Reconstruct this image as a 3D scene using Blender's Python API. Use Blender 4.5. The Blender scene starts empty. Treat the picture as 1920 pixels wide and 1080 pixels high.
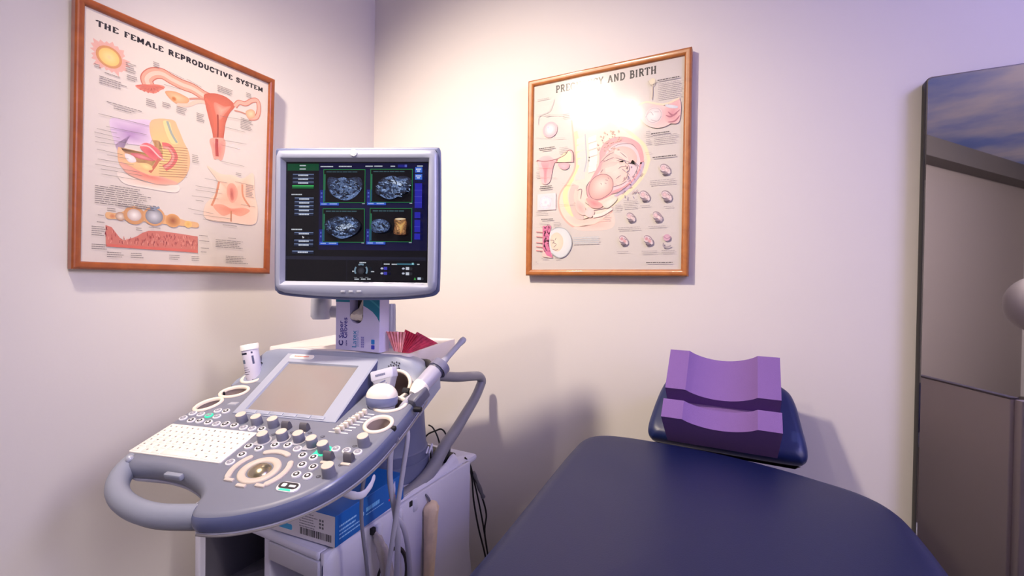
import bpy, bmesh, math, random
from math import sin, cos, pi, radians, atan2, sqrt
from mathutils import Vector, Matrix
from mathutils.geometry import tessellate_polygon

random.seed(7)
S = bpy.context.scene
COL = S.collection
WM = {}          # world matrix of every object made (no depsgraph update needed)

# ------------------------------------------------------------------ materials
def lin(c):
    return tuple(((v / 255) / 12.92) if v / 255 <= 0.04045 else ((v / 255 + 0.055) / 1.055) ** 2.4 for v in c[:3])

def mat(name, rgb, rough=0.5, metal=0.0, spec=0.5, coat=0.0, bump=0.0, scale=60.0, vary=0.0, emit=None, estr=0.0, trans=0.0):
    m = bpy.data.materials.new(name); m.use_nodes = True
    nt = m.node_tree; b = nt.nodes['Principled BSDF']
    c = lin(rgb) + (1,)
    b.inputs['Base Color'].default_value = c
    b.inputs['Roughness'].default_value = rough
    b.inputs['Metallic'].default_value = metal
    b.inputs['Specular IOR Level'].default_value = spec
    b.inputs['Coat Weight'].default_value = coat
    b.inputs['Transmission Weight'].default_value = trans
    if emit:
        b.inputs['Emission Color'].default_value = lin(emit) + (1,)
        b.inputs['Emission Strength'].default_value = estr
    if bump or vary:
        tc = nt.nodes.new('ShaderNodeTexCoord'); no = nt.nodes.new('ShaderNodeTexNoise')
        no.inputs['Scale'].default_value = scale; no.inputs['Detail'].default_value = 4
        nt.links.new(tc.outputs['Object'], no.inputs['Vector'])
        if bump:
            bp = nt.nodes.new('ShaderNodeBump'); bp.inputs['Strength'].default_value = bump; bp.inputs['Distance'].default_value = 0.002
            nt.links.new(no.outputs['Fac'], bp.inputs['Height']); nt.links.new(bp.outputs['Normal'], b.inputs['Normal'])
        if vary:
            r = nt.nodes.new('ShaderNodeValToRGB')
            r.color_ramp.elements[0].color = tuple(v * (1 - vary) for v in c[:3]) + (1,)
            r.color_ramp.elements[1].color = tuple(min(1, v * (1 + vary)) for v in c[:3]) + (1,)
            nt.links.new(no.outputs['Fac'], r.inputs['Fac']); nt.links.new(r.outputs['Color'], b.inputs['Base Color'])
    return m

def wood_mat(name, a, b_, rough=0.35):
    m = mat(name, a, rough, spec=0.5, coat=0.3); nt = m.node_tree; b = nt.nodes['Principled BSDF']
    tc = nt.nodes.new('ShaderNodeTexCoord'); mp = nt.nodes.new('ShaderNodeMapping'); no = nt.nodes.new('ShaderNodeTexNoise')
    mp.inputs['Scale'].default_value = (18, 18, 18); no.inputs['Scale'].default_value = 1.0
    no.inputs['Detail'].default_value = 6; no.inputs['Distortion'].default_value = 1.5
    r = nt.nodes.new('ShaderNodeValToRGB')
    r.color_ramp.elements[0].position = .3; r.color_ramp.elements[1].position = .75
    r.color_ramp.elements[0].color = lin(a) + (1,); r.color_ramp.elements[1].color = lin(b_) + (1,)
    nt.links.new(tc.outputs['Object'], mp.inputs['Vector']); nt.links.new(mp.outputs['Vector'], no.inputs['Vector'])
    nt.links.new(no.outputs['Fac'], r.inputs['Fac']); nt.links.new(r.outputs['Color'], b.inputs['Base Color'])
    return m

def ink_mat(name, rough=0.6, emit=0.0, spec=0.3):
    """printed colours held in a colour attribute"""
    m = bpy.data.materials.new(name); m.use_nodes = True
    nt = m.node_tree; b = nt.nodes['Principled BSDF']
    a = nt.nodes.new('ShaderNodeAttribute'); a.attribute_name = 'Ink'
    b.inputs['Roughness'].default_value = rough; b.inputs['Specular IOR Level'].default_value = spec
    if emit:
        b.inputs['Base Color'].default_value = (.004, .004, .006, 1)
        nt.links.new(a.outputs['Color'], b.inputs['Emission Color']); b.inputs['Emission Strength'].default_value = emit
    else:
        nt.links.new(a.outputs['Color'], b.inputs['Base Color'])
    return m

def speckle_mat(name, emit):
    """ink colour broken up into ultrasound speckle"""
    m = ink_mat(name, 0.3, emit); nt = m.node_tree; b = nt.nodes['Principled BSDF']
    a = [n for n in nt.nodes if n.type == 'ATTRIBUTE'][0]
    tc = nt.nodes.new('ShaderNodeTexCoord')
    n1 = nt.nodes.new('ShaderNodeTexNoise'); n1.inputs['Scale'].default_value = 190; n1.inputs['Detail'].default_value = 5; n1.inputs['Distortion'].default_value = 1.2
    n2 = nt.nodes.new('ShaderNodeTexNoise'); n2.inputs['Scale'].default_value = 420; n2.inputs['Detail'].default_value = 2
    r = nt.nodes.new('ShaderNodeValToRGB'); r.color_ramp.elements[0].position = .34; r.color_ramp.elements[1].position = .74
    mm = nt.nodes.new('ShaderNodeMath'); mm.operation = 'MULTIPLY'
    mx = nt.nodes.new('ShaderNodeMix'); mx.data_type = 'RGBA'; mx.blend_type = 'MULTIPLY'; mx.inputs['Factor'].default_value = 1
    for n in (n1, n2): nt.links.new(tc.outputs['Object'], n.inputs['Vector'])
    nt.links.new(n1.outputs['Fac'], r.inputs['Fac'])
    nt.links.new(r.outputs['Color'], mm.inputs[0]); nt.links.new(n2.outputs['Fac'], mm.inputs[1])
    m2 = nt.nodes.new('ShaderNodeMath'); m2.operation = 'MULTIPLY_ADD'; m2.inputs[1].default_value = 3.2; m2.inputs[2].default_value = 0.12
    nt.links.new(mm.outputs[0], m2.inputs[0])
    nt.links.new(a.outputs['Color'], mx.inputs['A']); nt.links.new(m2.outputs[0], mx.inputs['B'])
    nt.links.new(mx.outputs['Result'], b.inputs['Emission Color'])
    return m

def pane_mat(name, rough):
    """thin clear glazing: see-through with a soft Fresnel gloss"""
    m = bpy.data.materials.new(name); m.use_nodes = True; nt = m.node_tree
    nt.nodes.remove(nt.nodes['Principled BSDF']); out = nt.nodes['Material Output']
    t = nt.nodes.new('ShaderNodeBsdfTransparent'); g = nt.nodes.new('ShaderNodeBsdfGlossy'); x = nt.nodes.new('ShaderNodeMixShader')
    lw = nt.nodes.new('ShaderNodeLayerWeight'); pw = nt.nodes.new('ShaderNodeMath'); pw.operation = 'POWER'; pw.inputs[1].default_value = 5
    f = nt.nodes.new('ShaderNodeMath'); f.operation = 'MULTIPLY_ADD'; f.inputs[1].default_value = .92; f.inputs[2].default_value = .045
    nt.links.new(lw.outputs['Facing'], pw.inputs[0]); nt.links.new(pw.outputs[0], f.inputs[0])
    g.inputs['Roughness'].default_value = rough
    nt.links.new(f.outputs[0], x.inputs[0]); nt.links.new(t.outputs[0], x.inputs[1]); nt.links.new(g.outputs[0], x.inputs[2])
    nt.links.new(x.outputs[0], out.inputs['Surface'])
    return m

# ------------------------------------------------------------------ mesh builder
def catmull(pts, n=6, closed=True):
    out = []; L = len(pts)
    P = [Vector(p) for p in pts]
    rng = range(L) if closed else range(L - 1)
    for i in rng:
        if closed: a, b, c, d = P[(i - 1) % L], P[i], P[(i + 1) % L], P[(i + 2) % L]
        else: a, b, c, d = P[max(i - 1, 0)], P[i], P[i + 1], P[min(i + 2, L - 1)]
        for k in range(n):
            t = k / n
            out.append(.5 * ((2 * b) + (c - a) * t + (2 * a - 5 * b + 4 * c - d) * t * t + (3 * b - a - 3 * c + d) * t ** 3))
    if not closed: out.append(P[-1])
    return out

def inset2(pts, d):
    """offset a closed 2D outline inwards (counter-clockwise) by d"""
    n = len(pts); out = []
    area = sum(pts[i][0] * pts[(i + 1) % n][1] - pts[(i + 1) % n][0] * pts[i][1] for i in range(n))
    s = 1 if area > 0 else -1
    for i in range(n):
        p, a, b = Vector(pts[i]), Vector(pts[i - 1]), Vector(pts[(i + 1) % n])
        e1, e2 = (p - a), (b - p)
        n1 = Vector((-e1.y, e1.x)).normalized() if e1.length > 1e-9 else Vector((0, 0))
        n2 = Vector((-e2.y, e2.x)).normalized() if e2.length > 1e-9 else n1
        nn = n1 + n2
        if nn.length < 1e-6: nn = n1
        nn.normalize(); k = max(.5, nn.dot(n1))
        q = p + nn * (d * s / k); out.append((q.x, q.y))
    return out

def rrect(x0, y0, x1, y1, r, k=5):
    out = []
    for cx, cy, a0 in ((x1 - r, y1 - r, 0), (x0 + r, y1 - r, pi / 2), (x0 + r, y0 + r, pi), (x1 - r, y0 + r, 1.5 * pi)):
        for i in range(k + 1):
            a = a0 + pi / 2 * i / k; out.append((cx + r * cos(a), cy + r * sin(a)))
    return out

def ell(cx, cy, rx, ry, n=24, rot=0):
    return [(cx + rx * cos(2 * pi * i / n) * cos(rot) - ry * sin(2 * pi * i / n) * sin(rot),
             cy + rx * cos(2 * pi * i / n) * sin(rot) + ry * sin(2 * pi * i / n) * cos(rot)) for i in range(n)]

class MB:
    def __init__(s): s.bm = bmesh.new(); s.mi = 0; s.M = Matrix()
    def v(s, p): return s.bm.verts.new(s.M @ Vector(p))
    def f(s, vs):
        try:
            f = s.bm.faces.new(vs); f.material_index = s.mi; return f
        except ValueError: return None
    def face(s, pts): return s.f([s.v(p) for p in pts])
    def loft(s, rings, caps=(True, True), closed=True):
        R = [[s.v(p) for p in r] for r in rings]
        n = len(R[0])
        for a, b in zip(R, R[1:]):
            for i in range(n if closed else n - 1):
                j = (i + 1) % n; s.f([a[i], a[j], b[j], b[i]])
        if caps[0]: s.f(list(reversed(R[0])))
        if caps[1]: s.f(R[-1])
        return R
    def prism(s, outline, prof, caps=(True, True)):
        """outline 2D, prof [(inset, h)]"""
        return s.loft([[(p[0], p[1], h) for p in (inset2(outline, d) if d else outline)] for d, h in prof], caps)
    def box(s, c, d, bev=0.0, r=2):
        x, y, z = c; a, b, h = d[0] / 2, d[1] / 2, d[2] / 2
        if bev <= 0:
            s.prism([(x - a, y - b), (x + a, y - b), (x + a, y + b), (x - a, y + b)], [(0, z - h), (0, z + h)]); return
        o = rrect(x - a, y - b, x + a, y + b, bev, 3); pr = []
        for i in range(r + 1):
            t = pi / 2 * i / r; pr.append((bev * (1 - sin(t)), z - h + bev * (1 - cos(t))))
        pr2 = [(d_, 2 * z - hh) for d_, hh in reversed(pr)]
        s.prism(o, pr + pr2)
    def lathe(s, prof, n=24, caps=(True, True)):
        s.loft([[(r * cos(2 * pi * i / n), r * sin(2 * pi * i / n), z) for i in range(n)] for r, z in prof], caps)
    def tube(s, pts, r, n=10, caps=True, flat=None):
        P = [Vector(p) for p in pts]; rings = []; up = None
        for i, p in enumerate(P):
            t = (P[min(i + 1, len(P) - 1)] - P[max(i - 1, 0)]).normalized()
            if up is None:
                up = Vector((0, 0, 1)) if abs(t.z) < .9 else Vector((1, 0, 0))
            up = (up - t * up.dot(t)).normalized(); sd = t.cross(up)
            rr = r[i] if isinstance(r, (list, tuple)) else r
            fl = flat or 1
            rings.append([p + up * (rr * cos(2 * pi * k / n)) + sd * (rr * fl * sin(2 * pi * k / n)) for k in range(n)])
        s.loft(rings, (caps, caps))
    def sphere(s, c, r, n=24, m=12, sc=(1, 1, 1)):
        pr = []
        for i in range(m + 1):
            a = -pi / 2 + pi * i / m; pr.append((max(r * cos(a), 1e-5), r * sin(a)))
        s.loft([[(c[0] + rr * cos(2 * pi * i / n) * sc[0], c[1] + rr * sin(2 * pi * i / n) * sc[1], c[2] + z * sc[2]) for i in range(n)] for rr, z in pr])

def link(o, parent, M):
    COL.objects.link(o); WM[o] = M
    o.matrix_basis = M
    if parent is not None:
        o.parent = parent; o.matrix_parent_inverse = WM[parent].inverted()
    return o

def obj(name, mb, mats, parent=None, M=None, smooth=35, mesh=None):
    M = M or Matrix()
    if mesh is None:
        mesh = bpy.data.meshes.new(name)
        bmesh.ops.remove_doubles(mb.bm, verts=mb.bm.verts, dist=1e-6)
        bmesh.ops.recalc_face_normals(mb.bm, faces=mb.bm.faces)
        mb.bm.to_mesh(mesh); mb.bm.free()
        for m in (mats if isinstance(mats, (list, tuple)) else [mats]): mesh.materials.append(m)
        if smooth:
            mesh.polygons.foreach_set('use_smooth', [True] * len(mesh.polygons))
            mesh.set_sharp_from_angle(angle=radians(smooth))
        mesh.update()
    return link(bpy.data.objects.new(name, mesh), parent, M)

def tag(o, label=None, cat=None, group=None, kind=None):
    if label: o['label'] = label
    if cat: o['category'] = cat
    if group: o['group'] = group
    if kind: o['kind'] = kind
    return o

def thing(name, label, cat, loc, group=None):
    return tag(link(bpy.data.objects.new(name, None), None, Matrix.Translation(Vector(loc))), label, cat, group)

def struct(name, mb, m): return tag(obj(name, mb, m, smooth=0), kind='structure')

def frame(o, x, y, z):
    x, y, z, o = Vector(x), Vector(y), Vector(z), Vector(o)
    return Matrix(((x.x, y.x, z.x, o.x), (x.y, y.y, z.y, o.y), (x.z, y.z, z.z, o.z), (0, 0, 0, 1)))

def cut(o, cutters):
    """subtract meshes from o and drop the cutters"""
    for mb in cutters:
        bmesh.ops.recalc_face_normals(mb.bm, faces=mb.bm.faces)
        me = bpy.data.meshes.new('cutter'); mb.bm.to_mesh(me); mb.bm.free()
        c = bpy.data.objects.new('cutter', me); COL.objects.link(c); c.matrix_basis = WM[o]
        md = o.modifiers.new('b', 'BOOLEAN'); md.object = c; md.operation = 'DIFFERENCE'; md.solver = 'EXACT'
        bpy.context.view_layer.update()
        dg = bpy.context.evaluated_depsgraph_get()
        new = bpy.data.meshes.new_from_object(o.evaluated_get(dg))
        o.modifiers.clear(); o.data = new
        bpy.data.objects.remove(c)

# ------------------------------------------------------------------ flat printing (posters, screens, labels)
def _L(s):
    return [[tuple(map(float, q.split(','))) for q in st.split()] for st in s.split('|')]
GLY = {  # slab capitals: strokes on a 1-high grid (thick vertical strokes), width first
 'T': (.78, '0.39,0 0.39,1|0.04,1 0.74,1|0.04,1 0.04,.8|0.74,1 0.74,.8|0.25,0 0.53,0'),
 'H': (.9, '0.2,0 0.2,1|0.7,0 0.7,1|0.2,.5 0.7,.5|0.05,0 0.35,0|0.05,1 0.35,1|0.55,0 0.85,0|0.55,1 0.85,1'),
 'E': (.74, '0.2,0 0.2,1|0.05,1 0.66,1|0.05,0 0.68,0|0.2,.52 0.5,.52|0.66,1 0.66,.8|0.68,0 0.68,.22'),
 'F': (.7, '0.2,0 0.2,1|0.05,1 0.64,1|0.05,0 0.36,0|0.2,.52 0.5,.52|0.64,1 0.64,.8'),
 'M': (1.02, '0.18,0 0.18,1|0.84,0 0.84,1|0.18,1 0.5,.15|0.5,.15 0.84,1|0.04,0 0.32,0|0.7,0 0.98,0|0.04,1 0.2,1|0.82,1 0.98,1'),
 'A': (.88, '0.12,0 0.44,1|0.44,1 0.76,0|0.24,.34 0.64,.34|0,0 0.26,0|0.6,0 0.88,0'),
 'L': (.7, '0.2,0 0.2,1|0.05,1 0.38,1|0.05,0 0.64,0|0.64,0 0.64,.25'),
 'R': (.86, '0.2,0 0.2,1|0.05,1 0.5,1 0.66,.88 0.66,.64 0.5,.5 0.2,.5|0.45,.5 0.72,0|0.05,0 0.36,0|0.68,0 0.84,0'),
 'P': (.76, '0.2,0 0.2,1|0.05,1 0.5,1 0.66,.88 0.66,.6 0.5,.46 0.2,.46|0.05,0 0.36,0'),
 'O': (.86, '0.42,1 0.2,.9 0.1,.62 0.1,.38 0.2,.1 0.42,0 0.64,.1 0.74,.38 0.74,.62 0.64,.9 0.42,1'),
 'D': (.86, '0.2,0 0.2,1|0.05,1 0.45,1 0.66,.88 0.76,.6 0.76,.4 0.66,.12 0.45,0 0.05,0'),
 'U': (.88, '0.2,1 0.2,.25 0.32,.05 0.55,.05 0.7,.25 0.7,1|0.05,1 0.35,1|0.56,1 0.85,1'),
 'C': (.8, '0.7,.72 0.62,.92 0.42,1 0.2,.9 0.1,.62 0.1,.38 0.2,.1 0.42,0 0.62,.08 0.72,.28|0.7,.72 0.7,1'),
 'I': (.42, '0.2,0 0.2,1|0.05,1 0.35,1|0.05,0 0.35,0'),
 'V': (.86, '0.12,1 0.43,0|0.43,0 0.74,1|0,1 0.26,1|0.6,1 0.86,1'),
 'S': (.7, '0.58,.75 0.52,.93 0.34,1 0.16,.92 0.1,.76 0.18,.6 0.5,.44 0.6,.28 0.54,.08 0.34,0 0.16,.06 0.08,.26|0.58,.75 0.58,1|0.08,.26 0.08,0'),
 'Y': (.84, '0.42,0 0.42,.46|0.1,1 0.42,.46|0.42,.46 0.74,1|0,1 0.25,1|0.6,1 0.84,1|0.27,0 0.57,0'),
 'N': (.92, '0.18,0 0.18,1|0.18,1 0.72,0|0.72,0 0.72,1|0.04,0 0.34,0|0.04,1 0.2,1|0.56,1 0.88,1'),
 'B': (.8, '0.2,0 0.2,1|0.05,1 0.48,1 0.62,.9 0.62,.64 0.48,.53 0.2,.53|0.48,.53 0.68,.42 0.68,.12 0.5,0 0.05,0'),
 'G': (.88, '0.72,.75 0.62,.92 0.42,1 0.2,.9 0.1,.62 0.1,.38 0.2,.1 0.42,0 0.62,.06 0.72,.2|0.72,.4 0.72,0|0.54,.4 0.84,.4|0.72,.75 0.72,1'),
 ' ': (.5, ''),
}
class Ink:
    """flat coloured shapes stacked in hair-thin layers; x right, y up, +z towards the viewer"""
    def __init__(s, sx=1.0, sy=1.0, step=2.5e-5): s.V = []; s.F = []; s.C = []; s.I = []; s.z = 0; s.sx = sx; s.sy = sy; s.step = step; s.mi = 0; s.fade = 0.0
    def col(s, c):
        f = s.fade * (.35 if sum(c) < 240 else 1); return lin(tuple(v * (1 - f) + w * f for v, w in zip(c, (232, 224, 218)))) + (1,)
    def up(s): s.z += s.step
    def _p(s, p): return (p[0] * s.sx, p[1] * s.sy, s.z)
    def tri(s, pts, cols):
        b = len(s.V); s.V += pts; s.F.append(tuple(range(b, b + len(pts)))); s.C.append(cols); s.I.append(s.mi)
    def poly(s, pts, c, up=True):
        if up: s.up()
        P = [Vector((p[0], p[1], 0)) for p in pts]; c = s.col(c)
        for t in tessellate_polygon([P]): s.tri([s._p(pts[i]) for i in t], [c] * 3)
    def grad(s, pts, ci, co, ctr=None, up=True):
        """fan: colour ci in the middle, co on the rim"""
        if up: s.up()
        n = len(pts); ctr = ctr or (sum(p[0] for p in pts) / n, sum(p[1] for p in pts) / n)
        ci, co = s.col(ci), s.col(co)
        for i in range(n): s.tri([s._p(ctr), s._p(pts[i]), s._p(pts[(i + 1) % n])], [ci, co, co])
    def blob(s, pts, ci, co=None, ctr=None, n=5): s.grad([(p.x, p.y) for p in catmull(pts, n)], ci, co or ci, ctr)
    def shape(s, pts, c, n=5): s.poly([(p.x, p.y) for p in catmull(pts, n)], c)
    def line(s, pts, w, c, smooth=0, closed=False, up=True, taper=False):
        if up: s.up()
        if smooth: pts = [(p.x, p.y) for p in catmull(pts, smooth, closed)]
        P = [Vector((p[0] * s.sx, p[1] * s.sy)) for p in pts]
        if closed: P.append(P[0])
        c = s.col(c); A = []
        for i, p in enumerate(P):
            t = P[min(i + 1, len(P) - 1)] - P[max(i - 1, 0)]
            if t.length < 1e-9: t = Vector((1, 0))
            t.normalize(); ww = w / 2
            if taper: ww *= .25 + .75 * sin(pi * (i + .3) / (len(P) - .4))
            nn = Vector((-t.y, t.x)) * ww; A.append((p + nn, p - nn))
        for a, b in zip(A, A[1:]):
            s.tri([(q.x, q.y, s.z) for q in (a[0], a[1], b[1], b[0])], [c] * 4)
    def rect(s, x0, y0, x1, y1, c, up=True): s.poly([(x0, y0), (x1, y0), (x1, y1), (x0, y1)], c, up)
    def lines(s, x0, y0, x1, rows, dy, h, c, ragged=.3, seed=1):
        """lines of small print, too small to read"""
        rnd = random.Random(seed); s.up()
        for r in range(rows):
            x = x0; xe = x1 - (x1 - x0) * ragged * rnd.random(); y = y0 - r * dy
            while x < xe:
                w = (x1 - x0) * rnd.uniform(.05, .16); w = min(w, xe - x)
                s.poly([(x, y), (x + w, y), (x + w, y + h), (x, y + h)], c, False); x += w + (x1 - x0) * .018
    def slab(s, txt, p0, p1, h, w, c):
        """slab-serif capitals spread between two points"""
        s.up(); W = sum(GLY[ch][0] + .12 for ch in txt) - .12
        dx = (p1[0] - p0[0]); k = dx / W; x = p0[0]
        for ch in txt:
            gw, st = GLY[ch]
            if st:
                for str_ in _L(st):
                    hv = abs(str_[0][0] - str_[-1][0]) > .05 and abs(str_[0][1] - str_[-1][1]) < .05 and len(str_) == 2
                    pts = [(x + q[0] * k, p0[1] + (p1[1] - p0[1]) * (x - p0[0]) / dx + q[1] * h) for q in str_]
                    s.line(pts, w * (.55 if hv else 1), c, up=False)
            x += (gw + .12) * k
    def text(s, txt, x, y, size, c, M2=None, align='LEFT', bold=0.0):
        cu = bpy.data.curves.new('txt', 'FONT'); cu.body = txt; cu.size = size; cu.align_x = align; cu.resolution_u = 2
        cu.offset = bold
        o = bpy.data.objects.new('txt', cu); COL.objects.link(o); bpy.context.view_layer.update()
        me = bpy.data.meshes.new_from_object(o.evaluated_get(bpy.context.evaluated_depsgraph_get()))
        s.up(); c = s.col(c)
        for p in me.polygons:
            pts = []
            for i in p.vertices:
                q = me.vertices[i].co
                a, b = q.x, q.y
                if M2: a, b = M2[0] * a + M2[1] * b, M2[2] * a + M2[3] * b
                pts.append((x * s.sx + a, y * s.sy + b, s.z))
            s.tri(pts, [c] * len(pts))
        bpy.data.objects.remove(o); bpy.data.curves.remove(cu); bpy.data.meshes.remove(me)
    def build(s, name, mats, parent, M):
        me = bpy.data.meshes.new(name); me.from_pydata(s.V, [], s.F)
        at = me.color_attributes.new('Ink', 'FLOAT_COLOR', 'CORNER')
        flat = [x for cs in s.C for c in cs for x in c]
        at.data.foreach_set('color', flat)
        for m in (mats if isinstance(mats, (list, tuple)) else [mats]): me.materials.append(m)
        me.polygons.foreach_set('material_index', s.I)
        bm = bmesh.new(); bm.from_mesh(me)
        for f in bm.faces:
            if f.normal.z < 0: f.normal_flip()
        bm.to_mesh(me); bm.free()
        return link(bpy.data.objects.new(name, me), parent, M)

# ------------------------------------------------------------------ shared materials
wall_m = mat('wall_paint', (226, 221, 217), 0.75, spec=.25, bump=.06, scale=140)
ceil_m = mat('ceiling_paint', (225, 222, 220), 0.85)
floor_m = mat('floor_vinyl', (84, 74, 70), 0.45, vary=.12, scale=8)
frame_m = wood_mat('cherry_wood', (136, 66, 26), (164, 86, 36))
frame_m2 = wood_mat('honey_wood', (158, 90, 36), (184, 112, 50))
paper_m = ink_mat('poster_print', .55)
pane_m = pane_mat('picture_glass', .135)
grey_m = mat('console_grey', (122, 126, 144), .42, spec=.5, bump=.03, scale=900)
light_m = mat('shell_light_grey', (164, 170, 190), .4, bump=.03, scale=900)
rim_m = mat('rim_blue_grey', (88, 96, 134), .24, spec=.6)
back_m = mat('shoulder_grey', (140, 147, 170), .4)
inner_shade_m = mat('cabinet_inner_shade', (92, 90, 104), .6)  # dark tone that puts shade into the compartment's colour
shell_m = mat('shell_white', (208, 208, 224), .45)
base_m = mat('cabinet_lilac_white', (206, 206, 226), .42)
blue_m = mat('column_blue_grey', (92, 98, 130), .45)
grip_m = mat('grip_grey', (146, 152, 170), .5, bump=.05, scale=700)
cream_m = mat('cream_rubber', (236, 226, 212), .55)
cupin_m = mat('holder_lining', (150, 134, 130), .6)
knob_m = mat('knob_side', (122, 124, 144), .45)
knobtop_m = mat('knob_top', (214, 202, 190), .5)
key_m = mat('keyboard_white', (236, 232, 226), .45)
dark_m = mat('dark_plastic', (28, 28, 34), .5)
slot_m = mat('slot_shadow', (20, 20, 30), .7)
icon_m = mat('button_icon', (44, 42, 48), .5)
white_m = mat('button_white', (226, 224, 228), .4, emit=(220, 222, 255), estr=.05)
glow_m = mat('green_glow', (60, 220, 170), .4, emit=(50, 235, 170), estr=.55)
chrome_m = mat('trackball_steel', (176, 166, 142), .25, metal=.9)
silver_m = mat('silver_plastic', (186, 190, 204), .35, metal=.25)
bezel_m = mat('monitor_silver', (158, 164, 188), .38, metal=.3)
bezel2_m = mat('monitor_blue_grey', (92, 100, 136), .4, metal=.2)
vinyl_m = mat('navy_vinyl', (13, 23, 68), .42, spec=.35, bump=.10, scale=420)
foam_m = mat('purple_foam', (130, 100, 162), .95, spec=.1, bump=.5, scale=700, vary=.08)
cable_m = mat('cable_grey', (172, 172, 190), .45)
cable2_m = mat('cable_dark_grey', (112, 112, 128), .45)
black_m = mat('black_rubber', (16, 16, 18), .5)
label_m = ink_mat('label_print', .5)
tube_m = mat('handle_grey', (128, 128, 140), .35)
trim_m = mat('trim_taupe', (138, 134, 134), .5)

# ------------------------------------------------------------------ room
RX, RY, RZ = 4.8, -6.0, 2.6
def quad(name, pts, m):
    b = MB(); b.face(pts); return struct(name, b, m)
def slab_wall(name, c, d, m):
    b = MB(); b.box(c, d); return struct(name, b, m)
slab_wall('floor', (RX / 2, RY / 2, -.05), (RX + .2, -RY + .2, .1), floor_m)
slab_wall('ceiling', (RX / 2, RY / 2, RZ + .05), (RX + .2, -RY + .2, .1), ceil_m)
slab_wall('wall_left', (-.05, RY / 2, RZ / 2), (.1, -RY + .2, RZ), wall_m)
slab_wall('wall_back', (RX / 2, .05, RZ / 2), (RX, .1, RZ), wall_m)
slab_wall('wall_right', (RX + .05, RY / 2, RZ / 2), (.1, -RY + .2, RZ), wall_m)
slab_wall('wall_front', (RX / 2, RY - .05, RZ / 2), (RX, .1, RZ), wall_m)
base_trim = mat('baseboard_white', (222, 218, 214), .5)
slab_wall('baseboard_left', (.006, RY / 2, .04), (.012, -RY, .08), base_trim)
slab_wall('baseboard_back', (RX / 2, -.006, .04), (RX, .012, .08), base_trim)
# slanting partition with a dropped header, seen in the mirror
d = Vector((.599, -.801, 0)); n_ = Vector((-.801, -.599, 0)); o = Vector((2.56, -3.34, 0)); L_ = 3.4
grey_wall = mat('partition_paint', (176, 166, 164), .8)
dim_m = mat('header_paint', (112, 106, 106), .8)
b = MB(); P = [o, o + d * L_, o + d * L_ + n_ * .1 + Vector((-.0, 0, 0)), o + n_ * .1]
P = [p + n_ * .16 for p in P]
b.loft([[(p.x, p.y, 0) for p in P], [(p.x, p.y, RZ) for p in P]]); struct('wall_partition', b, grey_wall)
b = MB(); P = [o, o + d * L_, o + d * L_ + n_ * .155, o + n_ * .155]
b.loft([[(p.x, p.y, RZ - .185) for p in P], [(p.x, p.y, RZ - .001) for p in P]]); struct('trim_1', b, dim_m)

# ------------------------------------------------------------------ framed posters
def picture_frame(name, label, M, w, h, bw, m, ink, back):
    """M: lower left paper corner, x right, y up, z out of the wall"""
    root = thing(name, label, 'poster', M @ Vector((w / 2, 0, 0)), 'anatomy charts on the walls')
    b = MB(); o = [(-bw, -bw), (w + bw, -bw), (w + bw, h + bw), (-bw, h + bw)]
    b.prism(o, [(.003, -back), (0, -back + .002), (0, .006), (.003, .010), (.006, .011), (bw * .6, .010), (bw * .9, .006), (bw, .001), (bw, -.004)], (True, False))
    obj('frame', b, m, root, M, smooth=25)
    ink.build('print', paper_m, root, M)
    b = MB(); b.face([(0, 0, .0055), (w, 0, .0055), (w, h, .0055), (0, h, .0055)])
    obj('glass_pane', b, pane_m, root, M, smooth=0)
    return root

INKC = (128, 120, 122)
def SZ(x, y):
    """layout grid of the monitor picture to screen units"""
    v = (920 + 22 * (x - 135) / 948 - y) / (775 + 17 * (x - 130) / 953); xl = 135 - 9 * v
    return ((x - xl) / (1083 - xl), v)

def circ(I, c, r): return ell(c[0], c[1], r / I.sx, r / I.sy, 28)

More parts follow.
